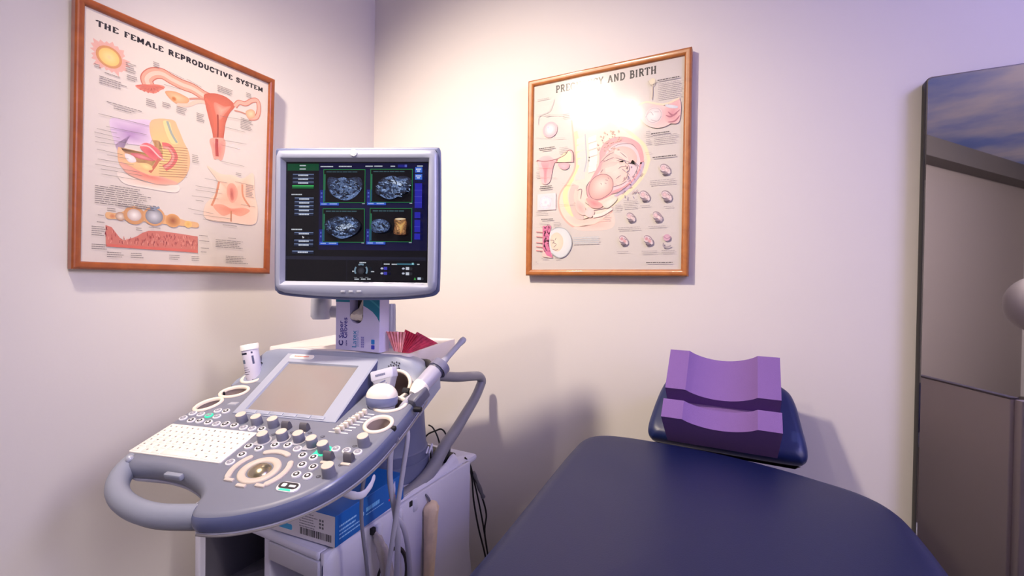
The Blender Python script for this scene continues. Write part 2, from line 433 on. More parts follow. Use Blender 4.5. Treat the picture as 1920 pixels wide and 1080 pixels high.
def female_chart():
    I = Ink(.475, .620); I.fade = .06; I.rect(0, 0, 1, 1, (222, 212, 203))
    T = [(0.04769, 0.9436), (0.9612, 0.943)]
    I.slab('THE FEMALE REPRODUCTIVE SYSTEM', T[0], T[1], .0200, .0046, (40, 36, 40))
    # egg cell
    c = [(0.1028, 0.8365)][0]; rnd = random.Random(2); pts = []
    for i in range(40):
        a = 2 * pi * i / 40; r = (.040 if i % 2 else .032) + rnd.uniform(-.004, .006)
        pts.append((c[0] + r * cos(a) / I.sx, c[1] + r * sin(a) / I.sy))
    I.grad(pts, (222, 150, 130), (226, 176, 164), c)
    I.grad(circ(I, c, .0265), (232, 190, 120), (206, 140, 88), c); I.grad(circ(I, c, .021), (246, 222, 150), (236, 196, 110), c)
    I.grad(circ(I, c, .006), (236, 206, 150), (240, 214, 140), c)
    # uterus, tubes, ovaries
    SAL, DK = (222, 132, 106), (176, 84, 66)
    tube = [(0.2879, 0.7723), (0.2735, 0.8002), (0.3014, 0.8324), (0.3479, 0.8469), (0.397, 0.8379), (0.4549, 0.8308), (0.5147, 0.8296), (0.5775, 0.8156), (0.6258, 0.8129)]
    I.line(tube, .030, (196, 110, 90), 6); I.line(tube, .025, (236, 164, 140), 6); I.line(tube, .010, (246, 198, 178), 6)
    I.blob([(0.2212, 0.7585), (0.265, 0.7743), (0.3301, 0.7937), (0.3644, 0.7918), (0.3316, 0.7643), (0.3122, 0.7499), (0.2664, 0.7456), (0.2343, 0.7479)], (150, 62, 54), (226, 138, 116))
    for k in range(7):
        q = [(0.2275, 0.7575), (0.2407, 0.7463), (0.2601, 0.7438), (0.2795, 0.7435), (0.3057, 0.7474), (0.3317, 0.762), (0.3579, 0.7839)][k]; c0 = [(0.2944, 0.7742)][0]
        I.line([c0, ((c0[0] + q[0]) / 2 + .004, (c0[1] + q[1]) / 2 + .006), q], .004, (206, 110, 92), 4)
    I.blob([(0.3653, 0.774), (0.4137, 0.7879), (0.4647, 0.7839), (0.495, 0.7736), (0.474, 0.746), (0.4308, 0.7344), (0.3874, 0.75)], (236, 196, 150), (212, 156, 112))
    I.grad(circ(I, [(0.4119, 0.7538)][0], .006), (190, 100, 60), (216, 150, 90))
    I.line([(0.4948, 0.7767), (0.5397, 0.791), (0.5823, 0.7989)], .005, (206, 140, 120), 4)
    I.line([(0.431, 0.7313), (0.4889, 0.7468), (0.5405, 0.7766), (0.587, 0.786)], .010, (240, 196, 176), 4)
    I.blob([(0.5773, 0.8188), (0.6243, 0.8399), (0.6734, 0.8479), (0.7247, 0.8436), (0.7698, 0.8186), (0.7372, 0.7728), (0.7141, 0.72), (0.7047, 0.6576), (0.6944, 0.612), (0.6491, 0.6025), (0.6297, 0.6604), (0.6064, 0.7199), (0.5876, 0.7733)], (226, 124, 98), (196, 96, 74))
    I.blob([(0.6387, 0.8001), (0.7015, 0.7971), (0.744, 0.8083), (0.7036, 0.7575), (0.6759, 0.724), (0.6495, 0.7504)], (240, 170, 148), (226, 132, 110))
    I.line([(0.6621, 0.747), (0.6656, 0.6818), (0.6649, 0.6157)], .005, (160, 70, 56), 4)
    I.line([(0.586, 0.8051), (0.6236, 0.7764), (0.6425, 0.7289), (0.6516, 0.6654)], .008, (214, 108, 84), 5)
    I.blob([(0.6198, 0.619), (0.7057, 0.6378), (0.7128, 0.5858), (0.6946, 0.529), (0.6694, 0.5309), (0.645, 0.5262), (0.6305, 0.5692)], (224, 120, 108), (236, 170, 150))
    I.line([(0.6602, 0.6278), (0.6606, 0.5884), (0.6646, 0.5431)], .009, (176, 70, 66), 4)
    t2 = [(0.7699, 0.8152), (0.7952, 0.8426), (0.8405, 0.8479), (0.8856, 0.8776), (0.9234, 0.8845), (0.9353, 0.8449), (0.9186, 0.7979), (0.8627, 0.7804)]
    I.line(t2, .015, (206, 120, 100), 6); I.line(t2, .010, (238, 176, 156), 6)
    I.blob([(0.8427, 0.8067), (0.8787, 0.8301), (0.9076, 0.8234), (0.9044, 0.7943), (0.8629, 0.777)], (246, 214, 170), (226, 166, 130))
    I.line([(0.7667, 0.7939), (0.8067, 0.7974), (0.8433, 0.7964)], .004, (206, 140, 120), 4)
    # side view of the pelvis
    I.blob([(0.1091, 0.5846), (0.1854, 0.6034), (0.2852, 0.6279), (0.3127, 0.6051), (0.2904, 0.5236), (0.1903, 0.5026), (0.1369, 0.4913)] + [(0.1567, 0.4507), (0.1375, 0.4803)], (178, 140, 190), (226, 204, 226))
    I.blob([(0.2984, 0.6282), (0.4061, 0.6576), (0.4362, 0.6281), (0.4681, 0.5735)] + [(0.5003, 0.524), (0.5035, 0.4619), (0.4766, 0.4074), (0.4348, 0.3731), (0.3655, 0.3595), (0.2788, 0.3638), (0.1961, 0.3848), (0.1524, 0.4164), (0.1492, 0.4827), (0.1928, 0.4521), (0.2434, 0.4331), (0.3212, 0.4355), (0.3589, 0.4902), (0.3425, 0.5465)] + [(0.3023, 0.5497)], (244, 206, 128), (236, 186, 140))
    I.shape([(0.3583, 0.6399), (0.3928, 0.6422), (0.4092, 0.5974), (0.4396, 0.5612), (0.4045, 0.5507), (0.3746, 0.5896)], (236, 214, 150))
    I.line([(0.3787, 0.6449), (0.4022, 0.5958), (0.4325, 0.5597)], .006, (160, 170, 160), 4)
    I.blob([(0.158, 0.423), (0.2197, 0.4059), (0.297, 0.3901), (0.3639, 0.3922), (0.4418, 0.3772), (0.407, 0.3628), (0.3386, 0.3554), (0.2468, 0.3646), (0.184, 0.3827)], (226, 130, 112), (236, 176, 154))
    I.blob([(0.2464, 0.5028), (0.2772, 0.5267), (0.3306, 0.5143), (0.3592, 0.4842), (0.3468, 0.461), (0.3066, 0.4623), (0.2731, 0.4792)], (212, 86, 96), (226, 116, 116))
    I.blob([(0.2044, 0.4657), (0.2415, 0.473), (0.2933, 0.4656), (0.3202, 0.456), (0.281, 0.4516), (0.2299, 0.4535)], (230, 150, 150), (200, 96, 100))
    I.line([(0.2461, 0.5085), (0.291, 0.5121), (0.3391, 0.4803), (0.3669, 0.4677)], .004, (246, 190, 186), 4)
    I.line([(0.3569, 0.5317), (0.3914, 0.5328), (0.4214, 0.4962), (0.4022, 0.4561), (0.3687, 0.432)], .016, (220, 108, 104), 5); I.line([(0.3606, 0.5264), (0.3918, 0.5238), (0.4144, 0.4949), (0.3986, 0.4585), (0.3686, 0.435)], .006, (240, 160, 146), 5)
    I.line([(0.3397, 0.4685), (0.3212, 0.4355), (0.2965, 0.4018)], .007, (200, 110, 86), 4)
    I.blob([(0.1802, 0.461), (0.2172, 0.4568), (0.2307, 0.4365), (0.2001, 0.428), (0.181, 0.4442)], (240, 240, 238), (226, 214, 214))
    I.blob([(0.2434, 0.4331), (0.2947, 0.4366), (0.3089, 0.4156), (0.2701, 0.4089)], (246, 220, 150), (240, 196, 130))
    I.blob([(0.1481, 0.3822), (0.2471, 0.3588), (0.3523, 0.3516), (0.4422, 0.3681), (0.4333, 0.3331), (0.287, 0.3301), (0.1742, 0.3361)], (244, 206, 186), (240, 228, 216))
    for yy in range(60, 320, 21):
        I.line([(0.3419, 0.5583), (0.4894, 0.5906)] if False else [(lambda q: (q[0], q[1] - (yy) * .00053))(q) for q in [(0.3419, 0.5583), (0.4916, 0.5773)]], .0009, (150, 116, 90))
    # external view
    I.blob([(0.6027, 0.4859), (0.6856, 0.4611), (0.7623, 0.4671), (0.834, 0.4617), (0.9065, 0.498), (0.9221, 0.3874), (0.9459, 0.3052), (0.9212, 0.2318), (0.7753, 0.225), (0.6082, 0.2285), (0.597, 0.2916), (0.6424, 0.3428), (0.6801, 0.4073)], (240, 180, 146), (244, 214, 190))
    I.blob([(0.6448, 0.2974), (0.702, 0.3109), (0.7627, 0.2981), (0.8423, 0.3108), (0.8891, 0.2988), (0.8266, 0.2643), (0.7641, 0.2712), (0.705, 0.2548)], (230, 138, 110), (238, 170, 140))
    I.line([(0.6794, 0.4204), (0.6624, 0.352), (0.6367, 0.2964)], .006, (214, 140, 104), 4); I.line([(0.8312, 0.4302), (0.8391, 0.3692), (0.888, 0.3197)], .006, (220, 146, 110), 4)
    I.blob([(0.739, 0.4162), (0.7734, 0.4248), (0.8018, 0.3915), (0.7951, 0.3496), (0.7656, 0.3255), (0.7383, 0.3489), (0.728, 0.381)], (214, 120, 104), (238, 168, 142))
    I.blob([(0.7529, 0.3981), (0.7706, 0.3939), (0.7775, 0.3473), (0.7605, 0.3384), (0.7504, 0.364)], (176, 80, 70), (222, 134, 114))
    I.line([(0.7617, 0.2845), (0.7619, 0.2305)], .004, (196, 120, 80))
    # follicle strip and lining chart
    I.shape([(0.1014, 0.2057), (0.1506, 0.2068), (0.2036, 0.2301), (0.2534, 0.2301), (0.292, 0.2286), (0.3239, 0.247), (0.3585, 0.2271), (0.4071, 0.2203), (0.4427, 0.2179), (0.4868, 0.2088), (0.5562, 0.2054), (0.5559, 0.1819), (0.4734, 0.1827), (0.3607, 0.1826), (0.2557, 0.1843), (0.1577, 0.183), (0.1043, 0.1804)], (226, 178, 126), 3)
    for c, r, a_, b_ in (([(0.1279, 0.1921)][0], .006, (206, 130, 90), (222, 160, 110)), ([(0.1631, 0.1947)][0], .011, (240, 226, 210), (176, 136, 110)), ([(0.2264, 0.2059)][0], .024, (222, 160, 110), (206, 150, 100)), ([(0.2263, 0.207)][0], .016, (250, 246, 240), (196, 176, 170)), ([(0.3224, 0.2114)][0], .026, (206, 150, 100), (216, 160, 110)), ([(0.3224, 0.2114)][0], .021, (214, 216, 222), (130, 130, 140)), ([(0.4186, 0.202)][0], .019, (150, 74, 40), (226, 166, 104)), ([(0.5024, 0.1928)][0], .010, (226, 176, 90), (236, 196, 120))):
        I.grad(circ(I, c, r), a_, b_, c)
    I.line([(0.3008, 0.2489), (0.3208, 0.2436), (0.347, 0.2544)], .006, (130, 144, 166)); I.line([(0.32, 0.2583), (0.3212, 0.2349)], .006, (150, 160, 176))
    I.poly([(0.09885, 0.1525), (0.1243, 0.1466), (0.1428, 0.1261), (0.1614, 0.1054), (0.1798, 0.09549), (0.2097, 0.1044), (0.2401, 0.1169), (0.2645, 0.1331), (0.2961, 0.1456), (0.3624, 0.1488), (0.4321, 0.146), (0.5581, 0.1396), (0.5606, 0.0611), (0.4363, 0.0633), (0.3002, 0.063), (0.1753, 0.0644), (0.1019, 0.06498)], (206, 118, 104))
    I.poly([(0.1013, 0.0764), (0.1748, 0.075), (0.2996, 0.07464), (0.4356, 0.07547), (0.56, 0.07375), (0.5606, 0.0611), (0.4363, 0.0633), (0.3002, 0.063), (0.1753, 0.0644), (0.1019, 0.06498)], (216, 106, 92))
    rnd = random.Random(5)
    tl = [(0.09898, 0.1498), (0.5582, 0.1377), (0.5598, 0.07754), (0.1013, 0.0764)]
    I.up()
    for k in range(170):
        s_ = rnd.random(); t_ = rnd.random() * .8
        if .08 < s_ < .36 and t_ > (.35 - abs(s_ - .2)) * 0 + .45: continue
        if .1 < s_ < .4 and t_ < .5: t_ = .5 + .3 * rnd.random()
        x = tl[0][0] + (tl[1][0] - tl[0][0]) * s_; y1 = tl[0][1] + (tl[1][1] - tl[0][1]) * s_; y0 = tl[3][1] + (tl[2][1] - tl[3][1]) * s_
        y = y1 + (y0 - y1) * t_
        I.line([(x, y), (x + rnd.uniform(-.004, .004), y - .012)], .0016, rnd.choice([(166, 72, 70), (182, 90, 84), (226, 150, 134), (150, 64, 70)]), up=False)
    # captions and leader lines
    def hd(t, h=.0042, w_=1): I.rect(t[0][0], t[0][1], t[1][0], t[0][1] + h, (60, 56, 62))
    def ln(q, dx=.10, rows=1, seed=1, dy=.0085): I.lines(q[0][0], q[0][1], q[0][0] + dx, rows, dy, .0026, INKC, .3, seed)
    for k, (q, dx, r) in enumerate((([(0.04005, 0.7884)], .03, 2), ([(0.08319, 0.7669)], .07, 1), ([(0.06154, 0.7465)], .13, 4), ([(0.174, 0.8378)], .05, 5), ([(0.1795, 0.7886)], .05, 3), ([(0.3022, 0.8829)], .035, 3), ([(0.2712, 0.7149)], .05, 4), ([(0.3507, 0.7219)], .045, 3), ([(0.4242, 0.7234)], .06, 4), ([(0.6547, 0.8868)], .11, 4), ([(0.842, 0.904)], .04, 3), ([(0.5356, 0.7212)], .05, 5), ([(0.8084, 0.7669)], .09, 7), ([(0.09433, 0.6534)], .17, 1), ([(0.1237, 0.6436)], .10, 2), ([(0.05183, 0.3066)], .27, 9), ([(0.1162, 0.3162)], .15, 1), ([(0.04044, 0.1418)], .06, 5), ([(0.04111, 0.06983)], .07, 3), ([(0.1065, 0.04015)], .08, 3), ([(0.2128, 0.04111)], .07, 3), ([(0.4022, 0.04156)], .06, 3), ([(0.5252, 0.0411)], .06, 3), ([(0.06564, 0.1899)], .035, 1), ([(0.06145, 0.1615)], .04, 1), ([(0.1035, 0.2213)], .04, 2), ([(0.1518, 0.2447)], .06, 2), ([(0.2334, 0.2536)], .12, 3), ([(0.2953, 0.1607)], .06, 1), ([(0.2352, 0.1519)], .03, 2), ([(0.5656, 0.1446)], .06, 1), ([(0.5669, 0.1193)], .06, 1), ([(0.5764, 0.08485)], .05, 1), ([(0.5774, 0.06578)], .04, 1), ([(0.7075, 0.2086)], .11, 1), ([(0.7449, 0.1449)], .06, 1), ([(0.6658, 0.1307)], .20, 5), ([(0.7327, 0.0525)], .15, 5), ([(0.5155, 0.5207)], .04, 5), ([(0.7836, 0.4809)], .04, 2), ([(0.8541, 0.4302)], .06, 8), ([(0.5416, 0.3103)], .05, 1))):
        ln(q, dx, r, k)
    I.up()
    for q in ([(0.06025, 0.5969), (0.2865, 0.6019)], [(0.09339, 0.5533), (0.2755, 0.5613)], [(0.05478, 0.5361), (0.1407, 0.5366)], [(0.04447, 0.5203), (0.1533, 0.5199)], [(0.04808, 0.5022), (0.1902, 0.5054)], [(0.04902, 0.4825), (0.1429, 0.4898)], [(0.05591, 0.4538), (0.1685, 0.453)], [(0.09883, 0.4395), (0.1933, 0.4409)], [(0.06049, 0.4158), (0.219, 0.42)], [(0.05047, 0.3934), (0.2454, 0.3931)], [(0.07347, 0.3776), (0.2587, 0.3809)], [(0.0772, 0.3581), (0.2855, 0.3591)], [(0.357, 0.8017), (0.4562, 0.8063)], [(0.3815, 0.8666), (0.4609, 0.8574)], [(0.4755, 0.8619), (0.56, 0.8492)], [(0.6707, 0.7425), (0.8543, 0.7644)], [(0.6984, 0.6962), (0.8393, 0.7017)], [(0.6935, 0.6285), (0.8517, 0.6418)], [(0.6864, 0.6037), (0.8081, 0.6052)], [(0.6823, 0.5234), (0.8397, 0.5249)], [(0.538, 0.3794), (0.6815, 0.3811)], [(0.5179, 0.3292), (0.6757, 0.3341)], [(0.4986, 0.2673), (0.6468, 0.2585)], [(0.5297, 0.2457), (0.7656, 0.2443)], [(0.5847, 0.2261), (0.9027, 0.2231)], [(0.539, 0.3605), (0.6992, 0.3637)], [(0.8233, 0.3258), (0.9256, 0.3241)], [(0.5901, 0.4226), (0.7301, 0.4216)], [(0.7816, 0.4363), (0.91, 0.4351)]):
        I.line(q, .0008, (120, 112, 112), up=False)
    return I

def birth_chart():
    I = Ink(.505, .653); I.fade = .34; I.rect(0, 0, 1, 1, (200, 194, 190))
    T = [(0.1628, 0.9457), (0.8358, 0.9463)]
    I.slab('PREGNANCY AND BIRTH', T[0], T[1], .034, .0046, (44, 40, 42))
    PK, LP, OUT = (232, 150, 152), (240, 190, 186), (120, 92, 104)
    # mother, side view
    I.blob([(0.2812, 0.7973), (0.4641, 0.787), (0.5786, 0.7273), (0.689, 0.6753), (0.7677, 0.6169), (0.7963, 0.5424)] + [(0.7982, 0.5326), (0.7804, 0.4823), (0.7369, 0.4277), (0.6627, 0.3742), (0.5712, 0.3143), (0.5722, 0.2133), (0.4454, 0.2054), (0.3047, 0.2222), (0.2357, 0.2808), (0.2003, 0.3388), (0.2082, 0.4013), (0.2764, 0.4532), (0.318, 0.5185), (0.3341, 0.5791)] + [(0.3074, 0.6511)], (240, 206, 196), (246, 214, 190))
    I.line([(0.6158, 0.7174), (0.6963, 0.6633), (0.7678, 0.6058), (0.7963, 0.5424)] + [(0.7946, 0.5214), (0.7732, 0.4713), (0.7222, 0.4171), (0.6475, 0.3692), (0.5633, 0.3206)], .010, (244, 222, 168), 5)
    I.line([(0.3065, 0.7227), (0.3236, 0.6495), (0.3283, 0.5897)] + [(0.3263, 0.524), (0.2679, 0.4538), (0.2428, 0.3992), (0.2609, 0.3296), (0.3124, 0.2838)], .018, (244, 226, 150), 5)
    I.line([(0.2813, 0.7853), (0.2989, 0.6817), (0.3078, 0.6153)] + [(0.3094, 0.5316), (0.2592, 0.4607), (0.2081, 0.4076), (0.1958, 0.3454), (0.2271, 0.2811), (0.2962, 0.2287), (0.38, 0.2105), (0.4933, 0.231), (0.5714, 0.2964)], .006, (232, 158, 142), 6)
    I.blob([(0.3047, 0.2222), (0.3801, 0.2014), (0.5722, 0.2103), (0.573, 0.2845), (0.4931, 0.246), (0.3963, 0.2253)], (240, 176, 164), (242, 204, 192))
    I.blob([(0.2443, 0.2804), (0.3129, 0.2405), (0.4126, 0.2308), (0.5246, 0.2687), (0.4848, 0.2824), (0.3794, 0.2595), (0.304, 0.2779)], (240, 188, 172), (244, 206, 190))
    # spine
    sp = [(0.387, 0.6903), (0.3954, 0.6424), (0.4037, 0.6064), (0.408, 0.5767)] + [(0.417, 0.5657), (0.401, 0.5304), (0.3767, 0.4894), (0.3523, 0.4542)]
    I.line(sp, .060, (226, 214, 196), 6)
    for k, q in enumerate([(0.3553, 0.6819), (0.3557, 0.6463), (0.3601, 0.6105), (0.3645, 0.5746)] + [(0.376, 0.557), (0.368, 0.5269), (0.3518, 0.4943)]):
        I.poly([(q[0] - .035, q[1]), (q[0] + .03, q[1] + .012), (q[0] + .03, q[1] - .022), (q[0] - .035, q[1] - .03)], (206, 206, 204))
    for k, q in enumerate([(0.4225, 0.6807), (0.4268, 0.6452), (0.4311, 0.6097), (0.4315, 0.5746)] + [(0.4293, 0.5585), (0.4256, 0.5284)]):
        I.poly([(q[0] - .02, q[1]), (q[0] + .035, q[1] + .01), (q[0] + .035, q[1] - .022), (q[0] - .02, q[1] - .03)], (244, 240, 230))
        I.line([(q[0] - .02, q[1] - .03), (q[0] + .035, q[1] - .022)], .002, (176, 164, 160))
    I.line([(0.3789, 0.703), (0.3879, 0.6138)] + [(0.3923, 0.5678), (0.3765, 0.5078)], .003, (150, 160, 186), 5)
    I.line([(0.3189, 0.4442), (0.2941, 0.3962), (0.3033, 0.3399), (0.3291, 0.2892), (0.3792, 0.2748)], .024, (206, 178, 172), 5)
    I.line([(0.3276, 0.4189), (0.3197, 0.3761), (0.3454, 0.3254), (0.379, 0.2993)], .014, (232, 196, 180), 5)
    # womb
    I.blob([(0.4815, 0.5992), (0.5117, 0.6426), (0.5792, 0.6644), (0.6603, 0.6559), (0.7324, 0.6205), (0.761, 0.5732), (0.7685, 0.5172)] + [(0.7655, 0.5239), (0.7366, 0.4625), (0.6774, 0.4143), (0.5705, 0.3797), (0.492, 0.3543), (0.4193, 0.3583), (0.3942, 0.4085), (0.4262, 0.4674), (0.4741, 0.5305), (0.4816, 0.5722)], (238, 178, 176), (224, 128, 140))
    I.blob([(0.5274, 0.5949), (0.587, 0.6293), (0.6605, 0.6277), (0.7184, 0.5939), (0.7437, 0.5415)] + [(0.7435, 0.5142), (0.7144, 0.4584), (0.6471, 0.4163), (0.5548, 0.3926), (0.4436, 0.3691), (0.4107, 0.4014), (0.4506, 0.4657), (0.5061, 0.5279)], (206, 196, 220), (228, 190, 200))
    I.line([(0.7655, 0.5239), (0.7439, 0.4678), (0.6774, 0.4084), (0.5862, 0.3669)], .008, (176, 150, 190), 5)
    # baby: head down, body, legs and arms
    I.blob([(0.4897, 0.5579), (0.5425, 0.5935), (0.6168, 0.615), (0.6897, 0.5967), (0.7259, 0.5542), (0.7191, 0.5157)] + [(0.7138, 0.5283), (0.6685, 0.5556), (0.6307, 0.5353), (0.608, 0.5017), (0.5696, 0.469), (0.4907, 0.4748), (0.4903, 0.5111), (0.5058, 0.552)], (244, 206, 192), (232, 166, 160))
    I.blob([(0.5061, 0.5218), (0.5533, 0.5419), (0.6077, 0.5373), (0.6688, 0.5262), (0.6767, 0.4904), (0.6468, 0.4457), (0.5857, 0.4203), (0.5463, 0.4528), (0.5066, 0.4797)], (246, 214, 202), (234, 176, 168))
    I.line([(0.6308, 0.5294), (0.6614, 0.5034), (0.6467, 0.4575), (0.6011, 0.4252)], .022, (240, 196, 184), 5); I.line([(0.5222, 0.5025), (0.5848, 0.5095), (0.6155, 0.5248)], .016, (244, 206, 194), 5)
    I.line([(0.5428, 0.559), (0.6172, 0.5696), (0.6903, 0.5349)], .016, (238, 178, 172), 5); I.line([(0.5799, 0.5958), (0.6466, 0.5613), (0.6615, 0.5261)], .014, (244, 204, 194), 5)
    hd = [(0.4106, 0.4075), (0.4264, 0.4552), (0.4746, 0.4821), (0.5303, 0.4809), (0.5698, 0.4512), (0.5703, 0.4035), (0.5314, 0.3731), (0.4759, 0.3582), (0.4314, 0.3698)]
    I.blob(hd, (248, 222, 208), (226, 136, 132), [(0.5031, 0.4348)][0])
    I.line(hd, .0022, (110, 70, 80), 5, True)
    for q in ([(0.5227, 0.4545), (0.5385, 0.4504)], [(0.5189, 0.4398), (0.5308, 0.436)], [(0.491, 0.4417), (0.4991, 0.4321)], [(0.5383, 0.4653), (0.5463, 0.4588)]): I.line(q, .002, OUT)
    rnd = random.Random(3)
    for q in ([(0.4822, 0.5412), (0.5351, 0.577), (0.58, 0.59)], [(0.5648, 0.6143), (0.6167, 0.6264), (0.6895, 0.6191), (0.7256, 0.5877)], [(0.5877, 0.5608), (0.6394, 0.5449), (0.6976, 0.5231)], [(0.617, 0.5866), (0.6612, 0.5543)], [(0.5059, 0.5459), (0.5374, 0.5552), (0.5765, 0.5638)], [(0.5922, 0.5445), (0.6306, 0.5471), (0.6688, 0.5204)], [(0.608, 0.5017), (0.6233, 0.5123), (0.6614, 0.5122)], [(0.593, 0.4554), (0.6237, 0.471)], [(0.6691, 0.491), (0.6619, 0.4564), (0.6317, 0.435)], [(0.7063, 0.5289), (0.7289, 0.498), (0.6995, 0.4536)], [(0.5063, 0.5098), (0.4905, 0.4929)], [(0.5702, 0.4154), (0.6241, 0.4237), (0.662, 0.4388)], [(0.4182, 0.4558), (0.394, 0.4269), (0.4027, 0.3775)], [(0.3116, 0.3518), (0.3622, 0.3123), (0.3954, 0.2985)], [(0.3866, 0.3478), (0.4278, 0.3274), (0.4924, 0.3182)], [(0.3791, 0.287), (0.4443, 0.3024), (0.5712, 0.3143)], [(0.3277, 0.4127), (0.361, 0.4168), (0.3533, 0.368)], [(0.412, 0.2856), (0.4366, 0.2663)], [(0.5627, 0.3802), (0.6168, 0.3888), (0.6848, 0.4255)]):
        I.line(q, .0022, (96, 74, 92), 5, taper=True)
    for k in range(60):
        q0 = [(0.4651, 0.6996)][0]; q = (q0[0] + rnd.random() * .16, q0[1] - rnd.random() * .10)
        I.grad(circ(I, q, .0022), (150, 110, 96), (214, 170, 150), q)
    I.up()
    for k in range(40):
        q0 = [(0.6687, 0.5321)][0]; q = (q0[0] + rnd.uniform(-.03, .08), q0[1] - rnd.random() * .18)
        I.line([q, (q[0] + rnd.uniform(-.02, .02), q[1] + rnd.uniform(-.02, .02))], .0018, rnd.choice([(120, 104, 150), (160, 110, 130), (96, 84, 120)]), up=False)
    I.blob([(0.3947, 0.3657), (0.4437, 0.363), (0.5082, 0.3294), (0.4844, 0.3125), (0.4279, 0.3213)], (206, 96, 104), (232, 150, 146))
    I.blob([(0.3283, 0.3633), (0.3785, 0.336), (0.3956, 0.2863), (0.3542, 0.2881), (0.3203, 0.3266)], (214, 150, 146), (232, 190, 180)); I.blob([(0.4116, 0.3221), (0.4525, 0.2959), (0.4285, 0.2667), (0.3873, 0.2867)], (216, 206, 204), (232, 196, 190))
    I.blob([(0.5081, 0.3354), (0.5862, 0.3669), (0.6018, 0.3483), (0.54, 0.3098)], (236, 236, 222), (200, 206, 190))
    I.line([(0.4447, 0.272), (0.5087, 0.2814), (0.5712, 0.3083)], .010, (246, 228, 216), 5)
    # left column
    c = [(0.1271, 0.7514)][0]
    for r, a_, b_ in ((.0275, (238, 172, 184), (232, 150, 168)), (.020, (244, 206, 208), (240, 178, 190)), (.015, (240, 214, 222), (236, 190, 204)), (.011, (230, 226, 236), (244, 226, 226))): I.grad(circ(I, c, r), a_, b_, c)
    I.grad(circ(I, [(0.1123, 0.7653)][0], .005), (150, 160, 200), (190, 196, 220))
    I.line([(0.1548, 0.9102), (0.1299, 0.8583), (0.09577, 0.8442), (0.04374, 0.832), (0.03557, 0.7895)], .0016, (130, 140, 160), 5)
    I.blob([(0.0252, 0.5919), (0.073, 0.6125), (0.1247, 0.6109), (0.1718, 0.5854), (0.2011, 0.595), (0.2587, 0.6289), (0.2916, 0.6168), (0.3003, 0.5683)] + [(0.2921, 0.5641), (0.206, 0.5714), (0.1796, 0.5863), (0.1536, 0.5504), (0.1281, 0.4697), (0.06964, 0.4705), (0.04565, 0.5592), (0.03145, 0.5927)], (232, 120, 136), (240, 170, 176))
    I.blob([(0.06352, 0.5835), (0.1266, 0.5781), (0.1095, 0.5221), (0.1057, 0.4712), (0.08769, 0.4725), (0.08237, 0.5306)], (206, 84, 106), (232, 134, 146))
    I.shape([(0.1845, 0.5783), (0.2505, 0.6236), (0.2835, 0.6086), (0.2839, 0.5757)] + [(0.275, 0.5686), (0.2234, 0.5699)], (238, 232, 168))
    I.line([(0.0314, 0.5959), (0.09064, 0.5844), (0.1795, 0.5895), (0.2402, 0.6061)] + [(0.2669, 0.6281), (0.2956, 0.6164), (0.3004, 0.5624)], .003, (120, 60, 70), 5)
    I.blob([(0.1973, 0.5658), (0.2666, 0.56), (0.2669, 0.535), (0.2326, 0.5283), (0.1976, 0.5469)], (226, 170, 186), (196, 130, 150))
    I.rect(*[(0.03807, 0.3212)][0], *[(0.1775, 0.4094)][0], (232, 210, 220)); c = [(0.1009, 0.363)][0]
    I.grad(circ(I, c, .023), (232, 232, 244), (206, 210, 232), c); I.grad(circ(I, c, .014), (214, 214, 230), (236, 232, 240), c); I.grad(circ(I, c, .006), (180, 186, 214), (220, 220, 236), c)
    for k in range(50):
        a = rnd.random() * 6.28; r = .012 + .014 * rnd.random(); q = (c[0] + r * cos(a) / I.sx, c[1] + r * sin(a) / I.sy); I.grad(circ(I, q, .0013), (196, 176, 200), (222, 206, 222), q, up=False)
    I.poly([(0.032, 0.2345), (0.082, 0.2328), (0.08428, 0.06999), (0.1336, 0.06316), (0.1601, 0.06292), (0.1401, 0.234)], (238, 190, 180))
    I.poly([(0.08196, 0.236), (0.1446, 0.2352), (0.1366, 0.1708), (0.1418, 0.1137), (0.1601, 0.06292), (0.1156, 0.07602), (0.08365, 0.1147)], (206, 70, 130))
    for k in range(60):
        q0 = [(0.08836, 0.2294)][0]; q = (q0[0] + rnd.random() * .05, q0[1] - rnd.random() * .135); I.line([q, (q[0] + .012, q[1] + rnd.uniform(-.02, .02))], .0022, rnd.choice([(150, 40, 96), (236, 120, 160), (180, 60, 110), (120, 40, 90)]), up=False)
    for yy in range(5):
        q = [(0.03241, 0.2056), (0.03278, 0.1798), (0.03324, 0.1476), (0.03357, 0.1251), (0.03387, 0.1039)][yy]; I.line([q, (q[0] + .055, q[1] - .004)], .0028, (206, 96, 96))
    I.blob([(0.1449, 0.2086), (0.1931, 0.2228), (0.2538, 0.2115), (0.2927, 0.1669), (0.2933, 0.1174), (0.2555, 0.07449), (0.2039, 0.06378), (0.1509, 0.08827), (0.1325, 0.1455)], (236, 240, 240), (206, 218, 226))
    I.line([(0.1449, 0.2086), (0.1931, 0.2228), (0.2538, 0.2115), (0.2927, 0.1669), (0.2933, 0.1174), (0.2555, 0.07449), (0.2039, 0.06378), (0.1509, 0.08827)], .003, (150, 160, 170), 5)
    I.blob([(0.1497, 0.1831), (0.1934, 0.1976), (0.2328, 0.1684), (0.2334, 0.1247), (0.2034, 0.097), (0.1595, 0.1071), (0.1413, 0.1453)], (250, 224, 196), (244, 204, 176))
    for q in ([(0.1412, 0.158), (0.1677, 0.1542), (0.1591, 0.1387)], [(0.159, 0.145), (0.1855, 0.135), (0.1682, 0.1196)], [(0.1764, 0.1572), (0.185, 0.1696)], [(0.1595, 0.1071), (0.1859, 0.1035), (0.1989, 0.1096)]): I.line(q, .0022, (90, 70, 80), 4)
